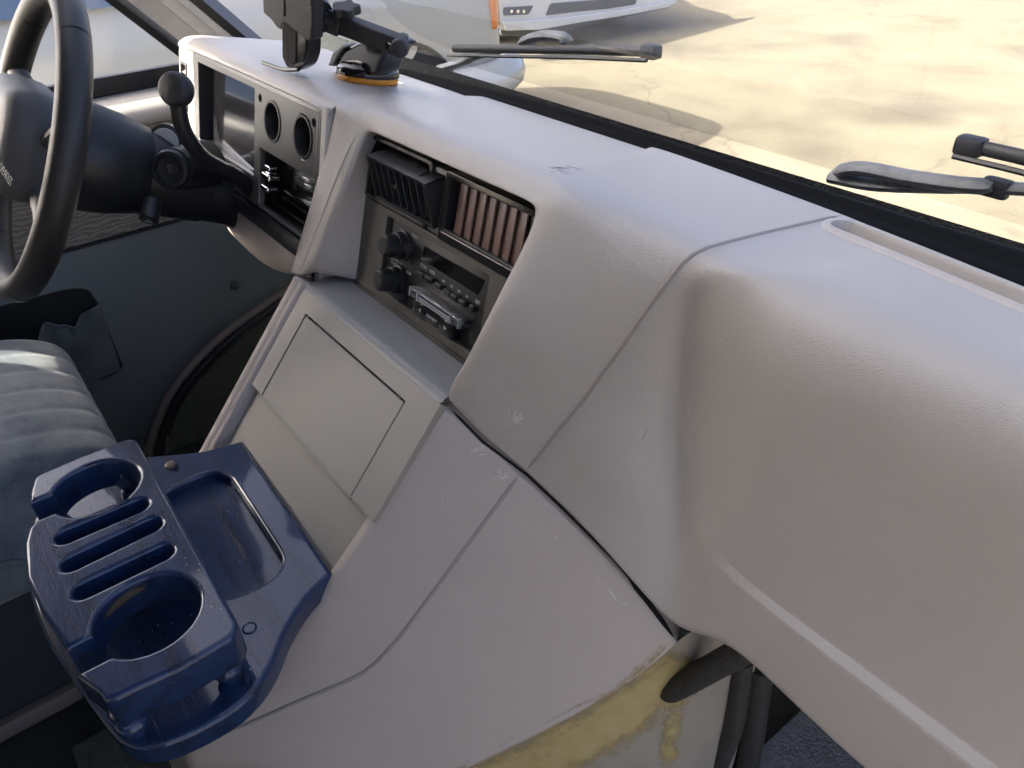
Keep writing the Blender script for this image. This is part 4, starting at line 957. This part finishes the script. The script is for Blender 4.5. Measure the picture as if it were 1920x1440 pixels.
lp = [at(480, 372, X=-.985), at(455, 340, X=-.955), at(420, 318, X=-.935), at(385, 298, X=-.92), at(358, 268, X=-.91), at(343, 240, X=-.905), at(336, 212, X=-.902), at(333, 185, X=-.90)]
put('lever_arm', tube(catmull(lp, 6), [.0105]*12 + [.0088]*24 + [.0085]*6 + [.0085], 14), M['black'], sl_, smooth=180)
kc = at(331, 168, X=-.90); kd = (V(.55, -.75, .35)).normalized()
put('knob', lathe([(-.016, .002), (-.014, .011), (-.008, .0165), (0, .0182), (.006, .0178), (.0095, .0158), (.0105, .013), (.0112, .0)], kc, kd, 32), M['dark'], sl_, smooth=60)
put('knob_neck', tube([at(333, 198, X=-.90), at(332, 180, X=-.90)], [.0088, .0105], 14), M['dark'], sl_)

# ================================================================== phone holder
pb = at(690, 153, Z=-.2235); PY = pb.y
ph = thing('phone_holder', 'black phone holder with orange ringed suction foot on the dash top', 'phone holder', pb)
up = V(0, .2, 1).normalized()
put('gel_pad', lathe([(0, .043), (.0012, .0425), (.0016, .036), (.0017, 0)], pb - up*.001, up, 36), M['clear'], ph)
put('orange_ring', lathe([(.0015, .0345), (.0045, .0355), (.0075, .0345)], pb, up, 36), M['orange'], ph)
put('suction_foot', lathe([(.0075, .0360), (.012, .0365), (.016, .0345), (.020, .028), (.022, .02), (.0225, 0)], pb, up, 36), M['gloss'], ph)
PH = Frame((0, PY, 0), (1, 0, 0), (0, 0, 1))
hp = lambda x, y: PH.px(x, y)
put('body', plate(PH, rpoly([hp(*p) for p in ((648, 138), (652, 112), (668, 88), (700, 72), (738, 66), (762, 82), (742, 102), (734, 118), (728, 138))][::-1], .008, 4), [], -.016, .016, .004), M['gloss'], ph)
put('release_lever', plate(PH, rpoly([hp(*p) for p in ((642, 118), (650, 94), (668, 78), (676, 84), (660, 104), (654, 120))][::-1], .004, 3), [], -.012, .020, .003), M['black'], ph)
def hy(x, y, Y): return at(x, y, Y=Y)
def seg(a, b_, hw, hd, m, name, par=ph):
    d_ = (b_-a); f = Frame(a, d_, V(0, 0, 1)); return put(name, fbox(f, 0, d_.length, -hw, hw, -hd, hd, .002, 3), m, par)
CYR = .362
seg(hy(757, 88, PY), hy(640, 44, .40), .0095, .0092, M['dark'], 'arm')
seg(hy(642, 46, .401), hy(614, 34, .39), .0118, .0108, M['black'], 'arm_socket')
put('pivot_cap', lathe([(-.020, .009), (.014, .010), (.018, .0085), (.0195, .005), (.0198, 0)], hy(752, 85, PY), (.8, -.6, 0), 22), M['dark'], ph)
kn_ = hy(650, 26, .402)
tk_ = []
for k in range(48):
    a = 2*math.pi*k/48; r_ = .0135 + .0022*math.cos(5*a); tk_.append((r_*math.cos(a), r_*math.sin(a)))
put('thumb_knob', plate(Frame(kn_, (1, -.2, -.25), (0, 1, .1)), tk_, [], 0, .009, .0015), M['dark'], ph)
put('knob_stem', tube([hy(648, 38, .402), kn_], .006, 12), M['black'], ph)
put('ball_stem', tube([hy(624, 40, .392), hy(602, 33, .378)], .0068, 14), M['black'], ph)
put('ball_ring', lathe([(0, .015), (.004, .0185), (.011, .0195), (.015, .016), (.016, .01)], hy(606, 32, .380), V(-1, -.35, .2), 26), M['black'], ph)
PH = Frame((0, CYR, 0), (1, 0, 0), (0, 0, 1)); hp = lambda x, y: PH.px(x, y)
put('cradle_back', plate(PH, rpoly([hp(*p) for p in ((546, -60), (600, -60), (597, 72), (588, 75), (574, 62), (560, 52), (548, 42))], [.002, .002, .003, .004, .006, .006, .006], 4), [], -.006, .008, .0025), M['dark'], ph)
for i in range(5):
    for j in range(8):
        u, v_ = hp(580 + i*4.4 - (j % 2)*1.2, 12 + j*5.2); put('grille_dot', lathe([(0, .0010), (.0004, .0010), (.0005, 0)], PH.p(u, v_, .008), PH.w, 6), M['scuffd'], [o for o in ph.children if o.name.startswith('cradle_back')][0], smooth=None)
put('left_clamp', plate(PH, rpoly([hp(*p) for p in ((496, -60), (540, -60), (540, 30), (534, 55), (526, 54), (515, 38), (499, 24))], .004, 4), [], -.016, .004, .003), M['black'], ph)
ft = put('foot_arm', plate(PH, rpoly([hp(*p) for p in ((534, 30), (582, 40), (582, 100), (576, 122), (560, 133), (542, 127), (535, 108))], [.003, .003, .004, .008, .006, .006, .004], 5), [], -.014, .004, .004), M['gloss'], ph)
put('grip_pad', plate(PH, rpoly([hp(*p) for p in ((537, 28), (564, 36), (562, 112), (556, 122), (544, 118), (537, 106))], .004, 4), [], .003, .0052, .0008), M['dark'], ft)
for k in range(10):
    x = 539.5 + k*2.4
    put('grip_rib', tube([PH.p(*hp(x, 40), .0054), PH.p(*hp(x, 117 if k > 2 else 109), .0054)], .0006, 6), M['scuffd'], ft)
put('foot_hook', tube(catmull([PH.p(*hp(566, 129), .004), PH.p(*hp(545, 127), .010), PH.p(*hp(517, 113), .016)], 5), .0024, 8), M['black'], ph)

# ================================================================== driver door
dd = thing('driver_door', 'slate blue and grey driver door with gathered pocket, beyond the steering wheel', 'door', (-1.45, -.2, FZ))
def along(prof, y0=-.95, y1=.47, n=2):
    return [[V(x, y0 + (y1-y0)*k/n, z) for k in range(n+1)] for (x, z) in prof]
vs, fs, _ = grid(along([(-1.50, -.312), (-1.462, -.314), (-1.432, -.320), (-1.408, -.334), (-1.402, -.350), (-1.412, -.362), (-1.425, -.364)])); put('sill', subsurf(mesh(vs, fs), 2), M['pillar'], dd, smooth=180)
put('tweed_panel', rbox((-1.43, -.24, -.445), (.03, 1.42, .166), bev=.004), M['tweed'], dd)
put('lower_panel', rbox((-1.425, -.22, -.742), (.03, 1.44, .426), bev=.006), M['doorblue'], dd)
put('trim_seam', rbox((-1.411, -.24, -.5295), (.006, 1.42, .004), bev=.001), M['rubber'], dd)
put('window_seal', rbox((-1.468, -.25, -.300), (.02, 1.46, .03), bev=.005), M['rubber'], dd)
put('window_glass', mesh([(-1.478, -.95, -.31), (-1.478, .50, -.31), (-1.435, .15, .16), (-1.435, -.95, .16)], [(0, 1, 2, 3)]), M['pane'], dd, smooth=None)
put('window_frame', rbox((-1.44, -.35, .24), (.05, 1.2, .30), bev=.01), M['head'], dd)  # unseen; made deep to keep sun off the knee panel
hb = at(66, 172, X=-1.43)
mh = put('mirror_bracket', lathe([(0, .016), (.006, .017), (.012, .013), (.014, .010), (.0145, 0)], hb, V(1, -.4, .2), 24), M['satin'], dd)
put('bracket_screw', lathe([(0, .006), (.002, .006), (.0021, .004), (.001, .0035), (.001, 0)], hb + V(1, -.4, .2).normalized()*.0135, V(1, -.4, .2), 16), M['rubber'], mh)
put('bracket_arm', tube([hb + V(-.004, .0, 0), at(48, 192, X=-1.435)], [.014, .010], 14), M['satin'], mh)
put('clip_button', lathe([(0, .009), (.002, .0085), (.004, .005), (.0045, 0)], at(440, 535, X=-1.409), V(1, 0, 0), 16), mat('grey green clip', (.09, .10, .09), .6), dd)
# map pocket: a framed well with slack, gathered cloth
DP = Frame((-1.4095, 0, 0), (0, 1, 0), (0, 0, 1))
dq = lambda x, y: DP.px(x, y)
ow = rpoly([dq(*p) for p in ((-160, 620), (-30, 582), (60, 558), (128, 541), (165, 540), (188, 575), (212, 640), (232, 690), (200, 708), (168, 716), (60, 745), (-120, 800))], .012, 4)
pk = put('pocket_frame', plate(DP, ow, [], -.002, .002, .001), M['rubber'], dd)
gp2 = []
tl, tr_, br_, bl = [Vector(dq(*p)) for p in ((-60, 655), (186, 566), (226, 692), (-10, 780))]
for i in range(15):
    f = i/14; r_ = []
    for j in range(41):
        s_ = j/40; p = lerp(lerp(tl, tr_, s_), lerp(bl, br_, s_), f)
        g_ = math.exp(-f*4.5); fold = g_*(.5+.5*math.sin(s_*34 + 2*math.sin(s_*9)))
        r_.append(DP.p(p.x, p.y - .030*g_*(.5+.5*math.sin(s_*17+1.2))*math.sin(s_*math.pi), .004 + .014*fold + .010*math.sin(math.pi*s_)*math.sin(math.pi*min(1, f+.15)) + .003*math.sin(9*f+7*s_)))
    gp2.append(r_)
vs, fs, _ = grid(gp2); put('pocket_cloth', subsurf(mesh(vs, fs), 1), M['pocket'], pk, smooth=180)
put('pocket_hem', tube([gp2[0][j] + V(.001, 0, 0) for j in range(41)], .0026, 8), M['pocket'], pk, smooth=180)
# footwell edge: curved rubber trim and dark carpet
arc_px = [(276, 880), (284, 830), (298, 785), (318, 742), (350, 698), (395, 650), (440, 612), (480, 584), (515, 560), (560, 535)]
ap = catmull([at(x, y, X=-1.385) for (x, y) in arc_px], 6)
et = tag(put('arch_trim', tube(ap, .0085, 10), M['mauve'], base=ap[0]), 'curved mauve edge trim sweeping around the driver footwell', 'trim')
ap2 = catmull([at(x+16, y+6, X=-1.375) for (x, y) in arc_px], 6)
et2 = tag(put('arch_rail', tube(ap2, .007, 10), M['rubber'], base=ap2[0]), 'thin black rail just inside the curved mauve edge trim', 'trim')
kp = [at(x+26, y+12, X=-1.372) for (x, y) in arc_px] + [at(600, 640, X=-1.372), at(420, 900, X=-1.372)]
kpo = tag(put('kick_panel', mesh(kp, [tuple(range(len(kp)))]), M['carpetg'], base=kp[0]), 'dark green carpeted kick panel inside the curved trim of the footwell', 'kick panel')

# ================================================================== driver seat
ds = thing('driver_seat', 'blue grey velour driver seat cushion with stitched channels, at the left edge', 'seat', (-1.07, -.3, FZ))
NU, NV = 90, 60
X0, X1 = -1.315, -.845; rows = []
prof = [V(0, -.62, -.60), V(0, -.40, -.592), V(0, -.22, -.583), V(0, -.10, -.580), V(0, -.02, -.592), V(0, .030, -.618), V(0, .046, -.650), V(0, .040, -.68), V(0, .015, -.70), V(0, -.03, -.71)]
prof = [q_ + V(0, 0, .018) for q_ in prof]
pc = catmull(prof, 8)
for p in pc:
    r_ = []
    for i in range(NU+1):
        s_ = i/NU; X = X0 + (X1-X0)*s_; e = min(s_, 1-s_)*2
        rd = 1 - (1-min(1, e*3.2))**2; drop = (1-rd)*.085
        ch = .002*min(1, e*4)*(min(1, abs(math.sin(s_*math.pi*8))*1.6)**.6 - .9)
        cen = V(X, -.12, -.70); q_ = V(X, p.y, p.z); d_ = (q_-cen); d_.x = 0; d_.normalize()
        q_ = q_ + d_*(ch) - V(0, max(0, p.y+.12)*(1-rd)*.75, drop)
        r_.append(q_)
    rows.append(r_)
edge = [V(X1+.006, p.y*1-.02 if p.y > 0 else p.y, min(p.z-.085, -.67)) for p in pc]
vs, fs, _ = grid(rows); cush = put('cushion', recalc(mesh(vs, fs)), M['velour'], ds, smooth=180)
sd_ = [rows[k][NU] for k in range(len(pc))]
sg = [[p for p in sd_], [V(p.x+.006, p.y*.98, p.z-.012) for p in sd_], [V(p.x+.004, p.y*.9-.01, min(p.z-.012, -.70)) for p in sd_], [V(p.x-.02, min(p.y, -.01), -.715) for p in sd_]]
vs, fs, _ = grid(sg); put('side_bolster', subsurf(mesh(vs, fs), 2), M['velour'], ds, smooth=180)
put('piping', tube([p + V(.002, .0, .001) for p in sd_], .0032, 8), M['velour'], ds, smooth=180)
put('seat_base', rbox((-1.085, -.33, -.80), (.42, .64, .22), bev=.02, seg=3), M['seatbase'], ds)
ss = tag(put('floor_strip', rbox((-.893, -.36, -.93), (.03, .62, .03), bev=.008), M['tan'], base=(-.893, -.36, FZ)), 'tan metal strip along the floor beside the seat base', 'strip')
cg = tag(put('floor_carpet', rbox((-.66, .02, FZ+.012), (.30, .34, .02), bev=.005), M['carpetg'], base=(-.66, .02, FZ)), 'green grey carpet patch on the floor below the blue tray', 'carpet')

# ================================================================== wipers
def wiper(label, blade, cover, arm, Yb, name='windshield_wiper'):
    t = thing(name, label, 'wiper', at(*blade[0], Y=Yb), 'wipers at the base of the windscreen')
    b_ = [at(x, y, Y=Yb) for (x, y) in blade]
    put('blade', tube(catmull(b_, 6), .0052, 10, sy=1.1), M['dark'], t)
    put('squeegee', tube(catmull([p + V(0, -.012, -.007) for p in b_], 6), .0024, 6), M['rubber'], t)
    e = b_[-1] if name else b_[0]; d_ = (b_[-1]-b_[-2]).normalized()
    put('end_cap', rbox(b_[-1] - d_*.006, (.022, .016, .015), bev=.004), M['rubber'], t)
    a_ = [at(x, y, Y=Yb+.015) for (x, y) in arm]
    n_ = (len(a_)-1)*5+1
    put('arm', tube(catmull(a_, 5), [.0115 - .006*k/n_ for k in range(n_)], 10, sy=.6), M['wornrub'], t)
    c_ = [at(x, y, Y=Yb+.006) for (x, y) in cover]
    put('hinge_cover', tube(catmull(c_, 4), [.004] + [.0088]*(len(catmull(c_, 4))-2) + [.005], 10, sy=.75), M['wornrub'], t)
wiper('black wiper blade lying across the windscreen behind the phone holder', [(852, 91), (930, 92), (1080, 93), (1228, 97)], [(975, 82), (1010, 68), (1055, 70), (1062, 82)], [(825, 130), (870, 116), (905, 103), (1000, 84)], .66)
wiper('worn black wiper arm and blade tip at the right edge of the windscreen', [(2200, 375), (2080, 338), (1930, 298), (1806, 270)], [(1566, 322), (1615, 316), (1700, 332), (1790, 345), (1862, 351)], [(1562, 330), (1640, 345), (1760, 350), (1870, 352), (2060, 366), (2400, 400), (2700, 470)], .66)
jb = put('wiper_joint', rbox(at(1868, 352, Y=.672), (.022, .012, .016), bev=.004), M['dark'], [o for o in S.objects if o.name.startswith('windshield_wiper')][-1])

# ================================================================== parked vehicles outside
def car_loft(stations, name, m, parent, xf):
    """stations: (y, half width, z bottom, z shoulder, z top, half width at top)"""
    rows = []
    for (y, w_, zb, zs, zt, wt) in stations:
        h = [(w_*.88, zb), (w_*.985, zb+.10), (w_*1.01, (zb+zs)/2), (w_*.985, zs-.06), (w_*.95, zs), (wt, (zs+zt)/2+.05*(zt-zs)), (wt*.93, zt-.02), (wt*.6, zt), (0, zt+.01)]
        rows.append([xf(V(x, y, z)) for (x, z) in h] + [xf(V(-x, y, z)) for (x, z) in h[-2::-1]])
    rows = [[lerp(rows[0][4], rows[0][-5], .5)]*len(rows[0])] + rows + [[lerp(rows[-1][2], rows[-1][-3], .5)]*len(rows[0])]
    vs, fs, _ = grid(rows)
    b = bmesh.new(); b.from_mesh(mesh(vs, fs)); bmesh.ops.remove_doubles(b, verts=b.verts, dist=1e-5); bmesh.ops.recalc_face_normals(b, faces=b.faces)
    me = bpy.data.meshes.new('car'); b.to_mesh(me); b.free()
    return put(name, subsurf(me, 3), m, parent, smooth=180)
def wheel(c, axis, r_, par):
    t = put('wheel', lathe([(-.1, r_*.62), (-.1, r_*.9), (-.07, r_), (.07, r_), (.1, r_*.92), (.1, r_*.64)], c, axis, 40), M['tyre'], par, smooth=50)
    put('rim', lathe([(.06, r_*.64), (.095, r_*.62), (.07, r_*.5), (.08, r_*.2), (.085, 0)], c, axis, 30), M['chrome'], t, smooth=50)
cc = thing('cream_vehicle', 'cream vehicle with amber corner marker parked left of the van', 'vehicle', (-5.05, .8, GZ))
xfc = lambda p: V(p.x-5.05, p.y, p.z)
zg = GZ
car_loft([(-1.9, .86, zg+.42, zg+1.05, zg+1.60, .68), (-1.2, .93, zg+.36, zg+1.09, zg+1.74, .72), (.3, .95, zg+.34, zg+1.09, zg+1.76, .74), (1.1, .95, zg+.34, zg+1.07, zg+1.66, .70), (1.75, .95, zg+.36, zg+1.10, zg+1.27, .80), (2.5, .93, zg+.38, zg+1.08, zg+1.22, .79), (2.98, .89, zg+.38, zg+1.02, zg+1.15, .74), (3.16, .80, zg+.42, zg+.90, zg+1.0, .62)], 'body', M['cream'], cc, xfc)
put('side_window', mesh([xfc(V(.925, -1.3, zg+1.14)), xfc(V(.925, .95, zg+1.12)), xfc(V(.80, .45, zg+1.60)), xfc(V(.80, -1.2, zg+1.62))], [(0, 1, 2, 3)]), M['skyreflect'], cc, smooth=None)
put('window_pillar', rbox(xfc(V(.90, -.15, zg+1.35)), (.16, .07, .5), bev=.01), M['cream'], cc)
put('marker_lamp', rbox(at(926, 20, X=-4.21), (.05, .10, .20), ((.8, .6, 0), (-.6, .8, 0), (0, 0, 1)), .02, 3), M['amber'], cc)
put('wheel_arch', lathe([(-.06, .40), (.012, .405), (.016, .39), (.0, .385), (0, .0)], xfc(V(.93, 2.28, zg+.36)), (1, 0, 0), 36), M['tyre'], cc)
wheel(xfc(V(.90, 2.28, zg+.33)), (1, 0, 0), .33, cc)
wheel(xfc(V(.90, -1.0, zg+.33)), (1, 0, 0), .33, cc)
put('bumper', tube(catmull([xfc(V(.94, 2.62, zg+.44)), xfc(V(.90, 2.98, zg+.44)), xfc(V(.70, 3.22, zg+.44)), xfc(V(.2, 3.28, zg+.44)), xfc(V(-.7, 3.22, zg+.44))], 6), .11, 12, sy=1.0), M['cream'], cc, smooth=180)
wc = thing('white_car', 'white car with dark grille parked beyond the cream vehicle', 'car', (-7.6, 5.7, GZ))
xfw = lambda p: V(-8.25 + p.y, 5.72 - p.x, p.z)
car_loft([(-2.2, .8, zg+.4, zg+.9, zg+1.1, .6), (-1.2, .92, zg+.28, zg+.95, zg+1.45, .6), (0, .93, zg+.26, zg+.93, zg+1.45, .6), (.7, .93, zg+.26, zg+.88, zg+1.02, .75), (1.5, .92, zg+.24, zg+.80, zg+.90, .74), (1.95, .88, zg+.20, zg+.62, zg+.76, .66), (2.12, .80, zg+.18, zg+.45, zg+.62, .55)], 'body', M['white'], wc, xfw)
def wq(x, y, X=-6.12): return at(x, y, X=X)
def wplate(name, pts, X, th, m, r_=.03):
    fr3 = Frame((X, 0, 0), (0, 1, 0), (0, 0, 1)); return put(name, plate(fr3, rpoly([fr3.px(*p) for p in pts][::-1], r_, 4), [], 0, th, .008), m, wc)
wplate('bumper_skin', [(900, -60), (1290, -60), (1262, 8), (1180, 24), (1085, 38), (1010, 52), (930, 56), (905, 45)], -6.17, .04, M['white'])
wplate('grille', [(1032, 6), (1195, -6), (1190, 8), (1140, 16), (1080, 22), (1022, 29)], -6.13, .012, M['cargrey'], .02)
fg = wplate('fog_recess', [(943, 14), (1000, 10), (990, 27), (943, 29)], -6.13, .012, M['cargrey'], .02)
for x in (958, 970, 981): put('fog_lamp', lathe([(0, .018), (.01, .016), (.011, 0)], wq(x, 21, -6.118), (1, 0, 0), 14), M['chrome'], fg)
wplate('bumper_lip', [(940, 40), (1020, 36), (1120, 24), (1210, 10), (1258, 2), (1255, 12), (1180, 27), (1085, 42), (1010, 55), (945, 57)], -6.125, .03, M['white'], .02)
wplate('skirt', [(930, 45), (1250, 5), (1240, 14), (1090, 48), (1010, 66), (935, 66)], -6.22, .05, M['cargrey'], .02)
wheel(xfw(V(.84, 1.25, zg+.32)), (0, -1, 0), .32, wc)
wheel(xfw(V(-.84, 1.25, zg+.32)), (0, 1, 0), .32, wc)

# everything was laid out from the eye: lift it onto the ground
for o in list(S.objects):
    if o.parent is None: o.location.z += H
